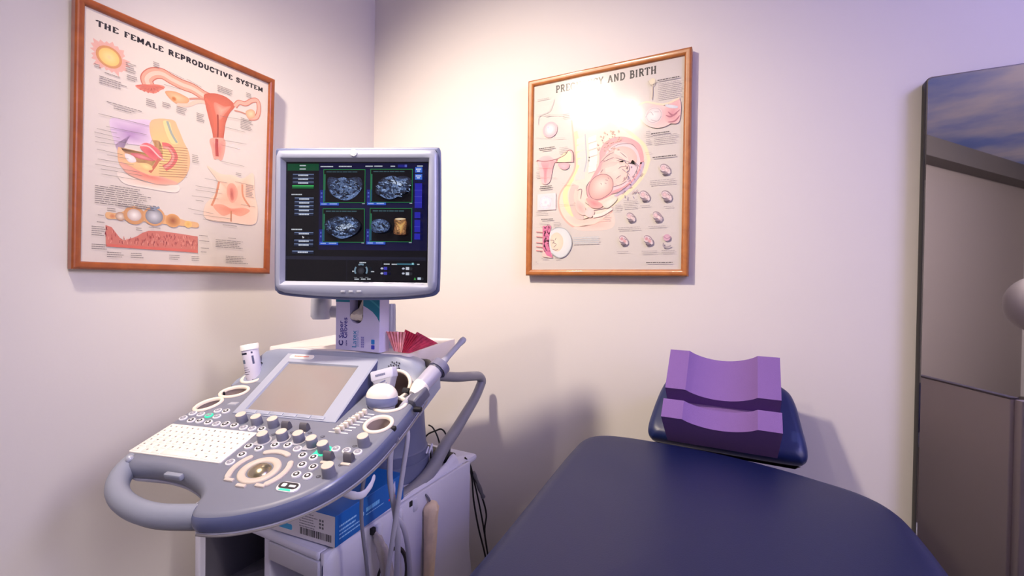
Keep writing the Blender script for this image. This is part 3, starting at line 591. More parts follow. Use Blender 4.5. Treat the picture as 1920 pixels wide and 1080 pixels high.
    # top right
    I.blob([(0.7237, 0.8002), (0.7731, 0.8104), (0.8287, 0.8031), (0.897, 0.7778), (0.9768, 0.7622), (0.9771, 0.7246), (0.9178, 0.6885), (0.8571, 0.679), (0.795, 0.6943), (0.7527, 0.7296)], (226, 150, 160), (240, 196, 192))
    I.blob([(0.8903, 0.7678), (0.9766, 0.7998), (0.9773, 0.6978), (0.9244, 0.6931), (0.8907, 0.7133)], (206, 110, 130), (236, 176, 176))
    c = [(0.8258, 0.743)][0]; I.grad(circ(I, c, .0265), (240, 236, 236), (214, 190, 196), c); I.line(circ(I, c, .0225), .0016, (170, 150, 160), 0, True)
    for q in ([(0.7737, 0.7382), (0.8014, 0.7625), (0.8223, 0.7434)], [(0.8086, 0.723), (0.85, 0.7127), (0.8703, 0.7321)], [(0.8291, 0.7591), (0.8565, 0.7557)]): I.line(q, .0016, (150, 136, 150), 4)
    for q in ([(0.8973, 0.7343), (0.9308, 0.7248), (0.9802, 0.751)], [(0.911, 0.7001), (0.9509, 0.7008), (0.9803, 0.7242)], [(0.9106, 0.7489), (0.9375, 0.7294), (0.9639, 0.7369)]): I.line(q, .005, (150, 60, 84), 5, taper=True)
    I.line([(0.7237, 0.8002), (0.7801, 0.8123), (0.8834, 0.7877), (0.9765, 0.8051)], .006, (236, 214, 176), 5)
    I.blob([(0.8969, 0.786), (0.9636, 0.7692), (0.9571, 0.7593), (0.9038, 0.7715)], (216, 222, 232), (190, 200, 220))
    I.grad(circ(I, [(0.8127, 0.9073)][0], .010), (232, 216, 176), (206, 200, 170)); I.line([(0.8128, 0.8935), (0.8144, 0.8602), (0.8113, 0.822)], .0035, (196, 180, 150), 4); I.line([(0.7862, 0.914), (0.8129, 0.8825), (0.8382, 0.9063)], .002, (170, 160, 140), 4)
    # birth stages: small ink drawings
    def baby(c, s, col=(196, 170, 184), red=False):
        x, y = c
        def W(a, b_): return (x + a * s / I.sx, y + b_ * s / I.sy)
        I.blob([W(-1, .7), W(-.4, 1.05), (W(.5, .7)), W(1.0, -.1), W(.9, -.8), W(.1, -.9), W(-.6, -.2)], (226, 206, 210), (214, 196, 204))
        I.line([W(-.9, .4), W(-.7, .95), W(-.1, 1), W(.5, .6), W(.9, 0), W(.95, -.5)], .0035, (116, 96, 112), 5, taper=True)
        I.blob([W(-.75, .5), W(-.3, .8), W(.1, .4), W(-.1, 0), W(-.6, .05)], (232, 186, 190) if not red else (190, 84, 96), (190, 150, 164))
        I.blob([W(-.1, .2), W(.4, .3), W(.7, -.3), W(.3, -.6), W(-.1, -.3)], (236, 214, 214) if not red else (206, 110, 116), (196, 156, 166))
        for k in range(5):
            I.line([W(-.9 + .2 * k, -.1 - .18 * k), W(-.4 + .2 * k, -.35 - .15 * k), W(.2 + .15 * k, -.3 - .15 * k)], .0028, (86, 70, 92), 4, taper=True)
        I.line([W(-.5, -.8), W(.0, -1.0), W(.6, -.85)], .004, (70, 58, 74), 4, taper=True)
        I.line([W(.2, .5), W(.5, .2), W(.8, .1)], .002, (96, 80, 100), 4)
    for q, s_, rd in (([(0.8984, 0.4759)], .0165, 0), ([(0.7779, 0.3559)], .0165, 0), ([(0.9098, 0.3482)], .0165, 0), ([(0.6938, 0.2558)], .0145, 0), ([(0.8578, 0.252)], .0155, 0), ([(0.6497, 0.1433)], .0150, 1), ([(0.805, 0.1398)], .0150, 1)): baby(q[0], s_, red=rd)
    c = [(0.9168, 0.1513)][0]; I.grad(circ(I, c, .0105), (206, 150, 176), (190, 130, 160), c); I.line([(0.8973, 0.1574), (0.9183, 0.1457), (0.939, 0.1564)], .002, (130, 80, 110), 4); I.line([(0.8975, 0.1265), (0.8976, 0.1096), (0.9186, 0.1065), (0.9427, 0.1127)], .004, (130, 120, 130), 5)
    # captions
    def ln(q, dx, rows, seed, dy=.0088, h=.0028, c=(128, 120, 126)): I.lines(q[0][0], q[0][1], q[0][0] + dx, rows, dy, h, c, .15, seed)
    for k, (q, dx, r) in enumerate((([(0.8487, 0.8855)], .145, 9), ([(0.83, 0.6381)], .14, 5), ([(0.02931, 0.9196)], .10, 1), ([(0.2004, 0.6434)], .06, 4), ([(0.2232, 0.8163)], .05, 3), ([(0.02778, 0.5283)], .03, 4), ([(0.8099, 0.4256)], .17, 3), ([(0.6478, 0.3387)], .09, 5), ([(0.7527, 0.3082)], .06, 1), ([(0.8962, 0.2971)], .06, 1), ([(0.6148, 0.206)], .15, 2), ([(0.8045, 0.2056)], .11, 1), ([(0.6082, 0.08713)], .08, 1), ([(0.7656, 0.0873)], .10, 2), ([(0.8873, 0.08898)], .08, 2), ([(0.03093, 0.3087)], .10, 2), ([(0.05914, 0.2497)], .08, 2), ([(0.1664, 0.2489)], .05, 3), ([(0.07993, 0.05854)], .05, 1), ([(0.1821, 0.05769)], .04, 1), ([(0.03479, 0.03965)], .012, 1), ([(0.09169, 0.8262)], .04, 1), ([(0.7813, 0.6654)], .03, 3), ([(0.7816, 0.6266)], .03, 3), ([(0.5246, 0.2687)], .04, 3), ([(0.5944, 0.3191)], .04, 3))): ln(q, dx, r, k)
    I.lines([(0.3097, 0.1634)][0][0], [(0.3097, 0.1634)][0][1], [(0.4941, 0.1589)][0][0], 4, .0095, .004, (160, 176, 190), .1, 4)
    for q, dx in (([(0.8451, 0.9025)], .13), ([(0.8127, 0.651)], .11), ([(0.8234, 0.5361)], .14), ([(0.04629, 0.652)], .12), ([(0.06824, 0.6425)], .07), ([(0.06092, 0.4454)], .09), ([(0.05652, 0.4348)], .09), ([(0.07247, 0.2684)], .09)):
        I.lines(q[0][0], q[0][1], q[0][0] + dx, 1, .01, .0048, (66, 60, 64), 0, 3)
    I.lines([(0.7951, 0.03146)][0][0], [(0.7951, 0.03146)][0][1], [(0.9536, 0.03069)][0][0], 1, .01, .004, (60, 56, 60), 0, 8)
    I.up()
    for q in ([(0.02162, 0.8409), (0.2232, 0.8163)], [(0.01895, 0.7198), (0.2414, 0.6937)], [(0.02741, 0.5542), (0.1537, 0.5441)], [(0.02815, 0.5024), (0.1808, 0.4913)], [(0.2249, 0.4536), (0.302, 0.4453)], [(0.2002, 0.3451), (0.3117, 0.3425)], [(0.7751, 0.5664), (0.8168, 0.5653)], [(0.7674, 0.6502), (0.8231, 0.6416)], [(0.5869, 0.2957), (0.6254, 0.2939)], [(0.4851, 0.2523), (0.5405, 0.2531)]):
        I.line(q, .0008, (150, 140, 140), up=False)
    return I

s_, c_ = .0308, .99953
M1 = frame((.0185, -.999, 1.2885), (0, 1, 0), (s_, 0, c_), (c_, 0, -s_))
picture_frame('framed_poster', 'framed female reproductive system chart on the left wall', M1, .475, .620, .0195, frame_m, female_chart(), .016)
M2 = frame((.791, -.024, 1.298), (1, 0, 0), (0, 0, 1), (0, -1, 0))
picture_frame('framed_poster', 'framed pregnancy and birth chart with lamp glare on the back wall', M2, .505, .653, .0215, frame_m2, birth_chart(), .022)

# ------------------------------------------------------------------ ultrasound machine
MACH = thing('ultrasound_machine', 'grey ultrasound machine with lit monitor and curved control console, standing in the corner', 'ultrasound machine', (.42, -.5, 0))
YAW, TILT = radians(14), radians(17)
KU = Vector((cos(YAW), sin(YAW), 0)); KV = Vector((-sin(YAW) * cos(TILT), cos(YAW) * cos(TILT), sin(TILT))); KN = KU.cross(KV)
KP = Vector((.672, -.963, .891)); K = frame(KP, KU, KV, KN)
KH = Vector((-sin(YAW), cos(YAW), 0))                     # level direction away from the operator
def kw(u, v, h=0): return K @ Vector((u, v, h))

# --- base cabinet
def fx(y): return .676 - .056 * (y + .80)
BX0, BX1, BY0, BY1, BZ = .18, .682, -.82, -.16, .655
cab = MB()
wt = .022
# carcass walls as one shell: left side, divider, top, back, bottom, right body
cab.box((BX0 + wt / 2, -.52, .37), (wt, .60, BZ - .09), .004)
cab.box((.474, -.52, .37), (.022, .59, BZ - .09), .003)
cab.box((.662, -.52, .37), (.012, .59, BZ - .09), .003); cab.box((.572, -.24, .37), (.18, .02, BZ - .09)); cab.box((.335, -.24, .37), (.31, .02, BZ - .09)); cab.box((.335, -.52, .09), (.31, .6, .02))
CABINET = obj('base_cabinet', cab, base_m, MACH)
b = MB(); b.box(((BX0 + .655) / 2, (BY0 + BY1) / 2, BZ - .0115), (.655 - BX0, BY1 - BY0, .022), .008); obj('cabinet_top', b, base_m, MACH)
b = MB(); b.box((BX0 + wt + .0015, -.52, .37), (.003, .57, BZ - .10)); b.box((.333, -.2515, .37), (.262, .003, BZ - .10)); b.box((.333, -.52, BZ - .0235), (.262, .57, .003)); b.box((.4615, -.52, .37), (.003, .57, BZ - .10)); obj('inner_shade', b, inner_shade_m, CABINET)  # dark panels added so the open compartment looks shaded inside
b = MB(); b.box((.331, -.52, .41), (.27, .56, .014), .003); obj('shelf', b, mat('shelf_grey', (150, 148, 166), .5), CABINET)
b = MB(); b.box((.331, -.806, .418), (.264, .012, .03), .004); obj('shelf_lip', b, base_m, CABINET)
b = MB(); b.box((.572, -.8145, .612), (.168, .014, .042), .002); obj('drawer_front', b, mat('drawer_grey', (184, 184, 200), .45), CABINET)
b = MB(); b.box((.572, -.80, .5905), (.168, .012, .004)); b.box((.572, -.52, .43), (.172, .56, .012), .002); obj('lower_shelf', b, base_m, CABINET)
for k in range(4):
    vent = MB(); vent.box((BX0 + wt + .002, -.72 + .05 * k, .60), (.006, .014, .05), .002); obj('vent_slot', vent, slot_m, CABINET)
# right flank: rounded shell that rises to a horn at the back
flank = MB(); prof = [(-.815, .08), (-.815, BZ - .03), (-.80, BZ - .008), (-.775, BZ), (-.55, BZ + .002), (-.42, BZ + .006), (-.345, BZ + .012), (-.315, BZ + .018), (-.292, BZ + .03), (-.272, BZ + .032), (-.255, BZ + .012), (-.235, BZ - .04), (-.19, .42), (-.15, .22), (-.13, .08)]
R_ = []
for x, ins in ((-.016, .0), (-.012, .0), (-.008, .002), (-.003, .007), (0, .016)):
    R_.append([(fx(y) + x, y, z) for y, z in (inset2(prof, -ins) if False else inset2(prof, ins))])
flank.loft(R_); FLANK = obj('side_shell', flank, base_m, MACH, smooth=50)
b = MB(); b.tube([(fx(-.43) - .01, -.43, BZ + .004), (fx(-.43) + .0015, -.432, BZ - .012), (fx(-.43) + .0015, -.432, .36), (fx(-.43) + .0015, -.425, .12)], .0012, 6); obj('panel_seam', b, blue_m, FLANK)
for k, (y, z) in enumerate(((-.668, .640), (-.585, .640), (-.52, .642), (-.462, .644))):
    b = MB(); b.box((fx(y) + .003, y + .012, z - .014), (.018, .022, .038), .007); hk = obj('cable_hook', b, base_m, FLANK)
    b = MB(); b.box((fx(y) + .0045, y - .007, z - .003), (.010, .013, .016), .002); obj('hook_slot', b, slot_m, FLANK)
b = MB(); b.M = frame((fx(-.6) - .0005, -.60, .47), (0, 1, 0), (0, 0, 1), (1, 0, 0))
b.prism(ell(0, 0, .062, .085, 32), [(0, -.002), (0, .005), (.006, .007), (.012, .003)]); obj('fan_grille', b, mat('grille_black', (42, 40, 42), .35), FLANK)
strip = MB(); strip.loft([[(fx(y) + x, y, BZ + z) for x, z in ((-.047, .0025), (-.010, .0025), (-.010, -.004), (-.047, -.004))] for y in (-.79, -.62, -.45)]); obj('trim_strip', strip, trim_m, MACH)
# grey handle bar rising from the trim strip
hp = [(.640, -.70, BZ - .0175), (.636, -.60, BZ - .0155), (.632, -.50, BZ - .012), (.629, -.44, BZ - .004), (.627, -.38, BZ + .018), (.624, -.31, BZ + .068), (.622, -.25, BZ + .098), (.62, -.19, BZ + .135), (.62, -.125, BZ + .180), (.62, -.088, BZ + .218), (.62, -.080, BZ + .236), (.62, -.100, BZ + .254), (.62, -.14, BZ + .262), (.62, -.26, BZ + .280), (.60, -.42, BZ + .318), (.55, -.47, BZ + .330)]
b = MB(); b.tube(catmull(hp, 6, False), [.022 - .0055 * min(1, max(0, k - 10) / 40) for k in range(91)], 14, True, 1.0); obj('rear_handle', b, tube_m, MACH, smooth=60)
# swivel column
col = MB(); col.M = Matrix.Translation((.482, -.415, 0))
col.lathe([(.132, BZ), (.132, BZ + .006), (.128, BZ + .012), (.126, BZ + .045), (.1255, BZ + .047), (.1225, BZ + .048), (.1225, BZ + .052), (.122, BZ + .075), (.120, BZ + .0765), (.118, BZ + .08), (.112, BZ + .16), (.104, BZ + .27), (.10, BZ + .356)], 48)
COLUMN = obj('swivel_column', col, blue_m, MACH, smooth=50)
b = MB(); b.tube([(.60, -.375, BZ + .06), (.597, -.36, BZ + .075), (.588, -.345, BZ + .06), (.585, -.34, BZ + .03)], .003, 6); b.tube([(.607, -.37, BZ + .06), (.605, -.352, BZ + .083), (.592, -.335, BZ + .066), (.59, -.33, BZ + .03)], .003, 6); obj('cable_guide', b, base_m, COLUMN)
b = MB(); b.lathe([(.007, 0), (.007, .003), (.004, .0035)], 16); obj('screw_cap', b, dark_m, MACH, Matrix.Translation((.615, -.30, BZ + .0))) if False else b.bm.free()

# --- control console
U0 = -.074
half = [(.040, -.1200), (.075, -.1165), (.115, -.104), (.165, -.077), (.210, -.036), (.243, .02), (.262, .09), (.268, .17), (.268, .25), (.262, .33), (.240, .392), (.20, .41)]
left = [(-.20, .41), (-.242, .392), (-.263, .33), (-.268, .25), (-.270, .17), (-.266, .09), (-.252, .02), (-.236, -.012)]
hole_up = [(-.2085, -.044 + .012), (-.196, -.0335), (-.180, -.029), (-.150, -.0265), (-.110, -.029), (-.070, -.036), (-.030, -.050), (-.004, -.066), (.010, -.082), (.006, -.098)]
pts = [(U0 + p[0], p[1]) for p in half + left] + [(U0 + a, b_) for a, b_ in [(-.226, -.024), (-.212, -.028), (-.196, -.028), (-.172, -.0255), (-.150, -.0245), (-.110, -.027), (-.070, -.034), (-.030, -.048), (-.004, -.063), (.009, -.078), (.014, -.092), (.022, -.107)]]
outl = [(p.x, p.y) for p in catmull(pts, 5)]
con = MB(); con.prism(outl, [(.006, -.036), (.002, -.033), (0, -.027), (0, -.018), (.002, -.010), (.0055, -.0045), (.010, -.001), (.0145, 0)])
CONSOLE = obj('control_console', con, grey_m, MACH, K, smooth=60)
def cyl_cut(u, v, ru, rv, rot=0, d=.2):
    m = MB(); o_ = ell(u, v, ru, rv, 32, rot); m.loft([[(p[0], p[1], -d) for p in o_], [(p[0], p[1], .06) for p in o_]]); return m
CUPS = [(.150, .170, .0245, .0245, 0, .165), (.136, .248, .034, .026, .1, .19), (-.312, .184, .018, .025, -.45, None), (-.296, .246, .029, .021, .25, None), (-.305, .318, .022, .022, 0, None)]
cut(CONSOLE, [cyl_cut(u, v, a + .002, b_ + .002, r) for u, v, a, b_, r, _ in CUPS])
for p in CONSOLE.data.polygons: p.use_smooth = True
CONSOLE.data.set_sharp_from_angle(angle=radians(40))
CONSOLE.data.materials.append(rim_m)
for p in CONSOLE.data.polygons:
    c_ = p.center
    if c_.z < -.0030 and p.normal.z < .75 and not any(math.hypot(c_.x - u, c_.y - v) < max(a, b_) + .004 for u, v, a, b_, _r, _s in CUPS) and not (c_.y < 0 and c_.x < U0 + .012 and c_.y > -.115 and c_.x > U0 - .23): p.material_index = 1
for u, v, a, b_, r, sl in CUPS:
    b = MB(); ring = []
    b.loft([[(p[0], p[1], h) for p in ell(u, v, a + dd, b_ + dd, 36, r)] for dd, h in ((.0085, .0005), (.0082, .003), (.006, .0048), (.003, .005), (.0005, .003), (0, -.002))], (False, False))
    hr = obj('probe_holder', b, cream_m, CONSOLE, K, smooth=60)
    b = MB(); b.loft([[(p[0], p[1], h) for p in ell(u, v, a + dd, b_ + dd, 36, r)] for dd, h in ((.001, 0), (-.001, -.045), (-.004, -.05))], (False, True)); obj('holder_lining', b, cupin_m, hr if False else CONSOLE, K, smooth=60)
    if sl:
        b = MB(); b.box((sl + .0165, v - .003, -.0045), (.019, .011, .010), .002); obj('cable_slot', b, slot_m, CONSOLE, K)
for u, v in ((-.340, .176), (-.328, .240), (-.330, .312)):
    b = MB(); b.box((u, v, -.004), (.010, .010, .012), .003); obj('cable_slot', b, slot_m, CONSOLE, K)
# pale under shell and lip
sh = MB(); base_o = outl; cen = (U0, .17)
def pulled(t, d_): return [((p[0] * (1 - t) + (cen[0] + .17 * (p[0] - cen[0]) / math.hypot(p[0] - cen[0], p[1] - cen[1])) * t), (p[1] * (1 - t) + (cen[1] + .15 * (p[1] - cen[1]) / math.hypot(p[0] - cen[0], p[1] - cen[1])) * t)) for p in (inset2(base_o, d_) if d_ else base_o)]
sh.loft([[(p[0], p[1], h) for p in pulled(t, d_)] for t, d_, h in ((.95, .004, -.110), (.6, .004, -.088), (.25, .004, -.064), (.06, .003, -.047), (0, .002, -.041), (0, .002, -.036), (0, .006, -.0355))])
obj('under_shell', sh, shell_m, MACH, K, smooth=45)
b = MB(); b.tube([(p[0], p[1], -.0372) for p in [(U0 + q.x, q.y) for q in catmull(half, 6, False)]], .0022, 6); obj('rim_seam', b, trim_m, CONSOLE, K)
b = MB(); b.box((U0, .22, -.13), (.24, .22, .09), .03); obj('console_neck', b, blue_m, MACH, K)
# grip bar in front of the hand opening
gp = [(U0 - .243, .004, -.022), (U0 - .2335, -.024, -.022), (U0 - .214, -.052, -.022), (U0 - .180, -.078, -.022), (U0 - .135, -.097, -.022), (U0 - .085, -.1075, -.022), (U0 - .035, -.1085, -.022), (U0 + .030, -.0985, -.021)]
b = MB(); b.tube(catmull(gp, 6, False), [.0215] * 43, 18, True, .86); obj('hand_grip', b, grip_m, MACH, K, smooth=70)
b = MB(); b.tube([(p[0] - .002, p[1] - .006, -.042) for p in catmull(gp, 4, False)], .0035, 6); obj('grip_underside', b, trim_m, MACH, K)
b = MB(); b.box((U0 - .095, -.034, -.008), (.040, .010, .012), .003); obj('grip_latch', b, grip_m, MACH, K)
b = MB(); b.sphere((U0 - .226, -.014, .0), .007, 16, 8); obj('status_lamp', b, silver_m, CONSOLE, K)

# raised back of the console with speaker grilles
rear = MB(); RR = []
pf = [(.285, -.006), (.305, .002), (.325, .012), (.343, .027), (.357, .046), (.366, .060), (.372, .0635), (.405, .054), (.43, .030), (.435, -.01), (.43, -.05), (.285, -.05)]
for u, s1 in ((-.345, .02), (-.338, .30), (-.318, .62), (-.292, .88), (-.262, .98), (-.22, 1), (.07, 1), (.105, .98), (.140, .85), (.165, .60), (.182, .30), (.188, .02)):
    RR.append([(u, .285 + (v - .285) * (.93 + .07 * s1), h * s1 if h > 0 else h) for v, h in pf])
rear.loft(RR); REAR = obj('console_back', rear, back_m, MACH, K, smooth=50)
# large upright holder let into the right shoulder
ta = radians(38); BC = frame((.120, .306, .016), (1, 0, 0), (0, cos(ta), sin(ta)), (0, -sin(ta), cos(ta)))
m_ = MB(); m_.M = BC; o_ = ell(0, 0, .037, .034, 36); m_.loft([[(p[0], p[1], h) for p in o_] for h in (-.07, .09)])
m2_ = MB(); m2_.M = BC; m2_.loft([[(p[0], p[1], h) for p in o_] for h in (-.07, .09)])
cut(REAR, [m_]); cut(CONSOLE, [m2_])
b = MB(); b.M = BC; b.loft([[(p[0], p[1], h) for p in ell(0, 0, .0365 + dd, .0335 + dd, 36)] for dd, h in ((.0085, -.006), (.0085, .003), (.006, .0055), (.003, .0055), (.0005, .003), (0, -.002))], (False, False)); obj('probe_holder', b, cream_m, REAR, K, smooth=60)
b = MB(); b.M = BC; b.loft([[(p[0], p[1], h) for p in ell(0, 0, .0365 + dd, .0335 + dd, 36)] for dd, h in ((.0005, 0), (-.002, -.055), (-.005, -.06))], (False, True)); obj('holder_lining', b, cupin_m, REAR, K, smooth=60)
b = MB(); b.M = BC; b.box((.036, -.012, .002), (.018, .013, .014), .003); obj('cable_slot', b, slot_m, REAR, K)
for cu, cv, ch, tilt in ((.100, .352, .041, 50), (-.305, .338, .026, 40)):
    F_ = frame((cu, cv, ch + .001), (1, 0, 0), (0, cos(radians(tilt)), sin(radians(tilt))), (0, -sin(radians(tilt)), cos(radians(tilt))))
    sp = MB(); sp.M = F_
    for i in range(19):
        a = i * 2.4; r = .0038 * sqrt(i)
        sp.prism(ell(r * cos(a), r * sin(a), .0016, .0016, 8), [(0, -.003), (0, .0012)])
    obj('speaker_grille', sp, slot_m, REAR, K)

# touch screen housing
T2 = TILT + radians(15)
TV = Vector((-sin(YAW) * cos(T2), cos(YAW) * cos(T2), sin(T2))); TN = KU.cross(TV)
TF = frame(kw(-.085, .161, .002), KU, TV, TN)
th = MB(); hw, hl = .136, .217
th.loft([[(-hw, -.012, -.020), (hw, -.012, -.020), (hw, hl, -.085), (-hw, hl, -.085)],
         [(-hw, -.004, -.008), (hw, -.004, -.008), (hw, hl + .004, -.03), (-hw, hl + .004, -.03)],
         [(-hw, 0, -.001), (hw, 0, -.001), (hw, hl + .002, -.004), (-hw, hl + .002, -.004)],
         [(-hw + .003, .002, 0), (hw - .003, .002, 0), (hw - .003, hl - .002, 0), (-hw + .003, hl - .002, 0)],
         [(-.111, .014, 0), (.097, .014, 0), (.097, .179, 0), (-.111, .179, 0)],
         [(-.109, .016, -.005), (.095, .016, -.005), (.095, .177, -.005), (-.109, .177, -.005)]], (True, False))
for f_ in list(th.bm.faces)[:8]: f_.material_index = 1
TOUCH = obj('touch_panel', th, [light_m, mat('wedge_side_blue', (84, 90, 132), .45)], MACH, TF, smooth=25)
b = MB(); b.face([(-.110, .015, -.0048), (.096, .015, -.0048), (.096, .178, -.0048), (-.110, .178, -.0048)])
ts = mat('touch_glass', (164, 160, 160), .2, metal=.4, spec=.8, bump=0); obj('touch_screen', b, ts, TOUCH, TF, smooth=0)
b = MB(); b.prism(rrect(-.118, .190, -.046, .207, .008), [(0, 0), (0, .0012), (.001, .002)]); obj('name_plate', b, mat('plate_white', (240, 238, 236), .4), TOUCH, TF)
I = Ink(); I.lines(-.104, .1965, -.060, 1, .01, .0045, (226, 120, 100), 0, 3); I.build('plate_print', label_m, TOUCH, TF @ Matrix.Translation((0, 0, .0021)))
for k in range(6):
    b = MB(); b.box((-.092 + .036 * k, .0075, .0008), (.033, .009, .0018), .001); obj('soft_key', b, light_m, TOUCH, TF)

# keyboard
kb = MB(); q = [(-0.3247, 0.1025), (-0.09796, 0.09666), (-0.09458, -0.0003744), (-0.324, 0.004146)]
kx0, kx1, ky0, ky1 = -.3245, -.0965, .002, .1005
kb.prism(rrect(kx0, ky0, kx1, ky1, .004), [(0, -.004), (0, .0022), (.0006, .0028)])
rows = [15, 14, 14, 13, 12, 9]
kh = (ky1 - ky0 - .006) / 6
for r, n in enumerate(rows):
    w = (kx1 - kx0 - .006) / n
    for k in range(n):
        if r == 5 and 3 <= k <= 5:
            if k != 4: continue
            kb.prism(rrect(kx0 + .003 + w * 3 + .0004, ky1 - .003 - kh * (r + 1) + .0004, kx0 + .003 + w * 6 - .0008, ky1 - .003 - kh * r - .0004, .002, 2), [(0, .0018), (.0005, .0034), (.0012, .0038)]); continue
        kb.prism(rrect(kx0 + .003 + w * k + .0004, ky1 - .003 - kh * (r + 1) + .0004, kx0 + .003 + w * (k + 1) - .0008, ky1 - .003 - kh * r - .0004, .002, 2), [(0, .0018), (.0005, .0034), (.0012, .0038)])
KB = obj('keyboard', kb, key_m, CONSOLE, K)
I = Ink(); I.up()
for r, n in enumerate(rows):
    w = (kx1 - kx0 - .006) / n
    for k in range(n):
        if r == 5 and 3 <= k <= 5: continue
        x, y = kx0 + .003 + w * (k + .35), ky1 - .003 - kh * (r + .62)
        I.poly([(x, y), (x + .0032, y), (x + .0032, y + .0036), (x, y + .0036)], (150, 140, 134) if (r * 7 + k * 3) % 4 else (90, 84, 84), False)
I.build('key_print', label_m, KB if False else CONSOLE, K @ Matrix.Translation((0, 0, .0040)))

# trackball island
b = MB(); b.loft([[(p[0], p[1], h) for p in ell(-.003, -.001, r, r * .93, 40)] for r, h in ((.0392, -.001), (.0388, .002), (.037, .0032), (.0265, .0032), (.0245, .001), (.0235, -.004))], (False, True)); TB = obj('trackball_ring', b, mat('ring_beige', (206, 194, 184), .5), CONSOLE, K, smooth=50)
b = MB(); b.sphere((-.003, -.001, -.006), .0228, 32, 16, (1, .95, .72)); obj('trackball', b, chrome_m, CONSOLE, K, smooth=80)
arc_m = mat('pad_beige', (208, 196, 188), .5)
for a0, a1 in ((148, 212), (62, 118), (-38, 30)):
    o_ = []; r0, r1 = .0485, .0600; n = 12
    for i in range(n + 1): a = radians(a0 + (a1 - a0) * i / n); o_.append((-.003 + r1 * cos(a), r1 * .95 * sin(a)))
    ae = radians(a1)
    for i in range(1, 6): t = ae + pi * i / 6; o_.append((-.003 + (r0 + r1) / 2 * cos(ae) + (r1 - r0) / 2 * cos(t), .95 * ((r0 + r1) / 2 * sin(ae) + (r1 - r0) / 2 * sin(t))))
    for i in range(n + 1): a = radians(a1 + (a0 - a1) * i / n); o_.append((-.003 + r0 * cos(a), r0 * .95 * sin(a)))
    ae = radians(a0)
    for i in range(1, 6): t = ae + pi + pi * i / 6; o_.append((-.003 + (r0 + r1) / 2 * cos(ae) + (r1 - r0) / 2 * cos(t), .95 * ((r0 + r1) / 2 * sin(ae) + (r1 - r0) / 2 * sin(t))))
    b = MB(); b.prism(o_, [(0, -.001), (0, .0025), (.0012, .004)]); obj('trackball_key', b, arc_m, CONSOLE, K)
for u, v in [(-0.03937, -0.03421), (-0.00478, -0.04367), (0.03083, -0.03776)]:
    b = MB(); b.prism(rrect(u - .010, v - .0035, u + .010, v + .0035, .002), [(0, -.001), (0, .003), (.001, .004)]); obj('bar_key', b, arc_m, CONSOLE, K)

# round keys
def round_key(px, r=.0088, lit=False, dark=True):
    b = MB(); b.M = Matrix.Translation((px[0], px[1], 0))
    b.lathe([(r, -.001), (r, .0022), (r * .93, .0032), (r * .62, .0032)], 22)
    if dark:
        b.mi = 1; b.lathe([(r * .64, .003), (r * .64, .0037), (r * .6, .0039)], 18)
        b.mi = 0; b.lathe([(r * .30, .0038), (r * .30, .0042)], 10)
    obj('round_key', b, [glow_m if lit else white_m, icon_m], CONSOLE, K)
for p in [(-0.197, 0.1192), (-0.1719, 0.1169), (-0.09824, 0.1139), (-0.08007, 0.05773), (-0.05318, 0.05501), (-0.07286, 0.03181), (-0.02722, 0.06939), (-0.000187, 0.07357), (0.05266, 0.04998), (0.07831, 0.04761), (0.07065, 0.0246), (0.09638, 0.0227), (0.07746, -0.0008886), (0.1014, -0.001249), (-0.2929, 0.1197), (-0.2703, 0.1209), (-0.2441, 0.1185), (-0.1978, 0.1171), (-0.2413, 0.1643)]: round_key(p)
grk = mat('key_grey', (150, 150, 166), .45)
def pale_key(p, lit=False):
    b = MB(); b.M = Matrix.Translation((p[0], p[1], 0)); b.lathe([(.0088, -.001), (.0088, .0022), (.008, .0032), (.0062, .0032)], 22)
    b.mi = 1; b.lathe([(.0062, .003), (.0062, .0036), (.0058, .0038)], 18); b.mi = 0; b.box((0, 0, .004), (.004, .0016, .0006))
    obj('round_key', b, [glow_m if lit else white_m, grk], CONSOLE, K)
for p in [(-0.3206, 0.1242), (-0.1443, 0.1129), (-0.1216, 0.1124), (-0.2196, 0.1159), (-0.3156, 0.1447), (-0.2915, 0.1437), (-0.2443, 0.1418), (-0.2632, 0.1635), (-0.07832, 0.008466), (0.02824, 0.066), (0.1071, 0.07829), (0.1317, 0.07713), (0.157, 0.07615)]: pale_key(p)
pale_key([(-0.2678, 0.1428)][0], True)
b = MB(); p = [(-0.2535, 0.1975)][0]; b.prism([(p[0] - .012, p[1] - .008), (p[0] + .012, p[1] - .006), (p[0] + .014, p[1] + .007), (p[0] - .008, p[1] + .005)], [(0, -.001), (.001, .002)]); obj('menu_key', b, silver_m, CONSOLE, K)
# knobs with pale tops
def knob(p, r=.0112, h=.020, ring=None):
    b = MB(); b.M = Matrix.Translation((p[0], p[1], 0))
    b.lathe([(r * 1.04, 0), (r * 1.0, h * .55), (r * .96, h * .95)], 28, (True, False)); b.mi = 1
    b.lathe([(r * .96, h * .95), (r * .9, h), (r * .5, h + .0004)], 28, (False, True))
    kn = obj('knob', b, [knob_m, knobtop_m], CONSOLE, K, smooth=40)
    if ring:
        b = MB(); b.M = Matrix.Translation((p[0], p[1], 0)); b.loft([[(q[0], q[1], h_) for q in ell(0, 0, rr, rr, 28)] for rr, h_ in ((r * 1.42, .0004), (r * 1.38, .0018), (r * 1.0, .0018))], (False, False))
        b.face([(-r * 1.35, -r * .3, .0016), (-r * .2, -r * 1.5, .0016), (-r * 1.5, -r * 1.5, .0016)])
        obj('knob_ring', b, ring, CONSOLE, K)
for p in [(-0.1676, 0.1348), (-0.1258, 0.1323), (-0.08145, 0.1305)]: knob(p)
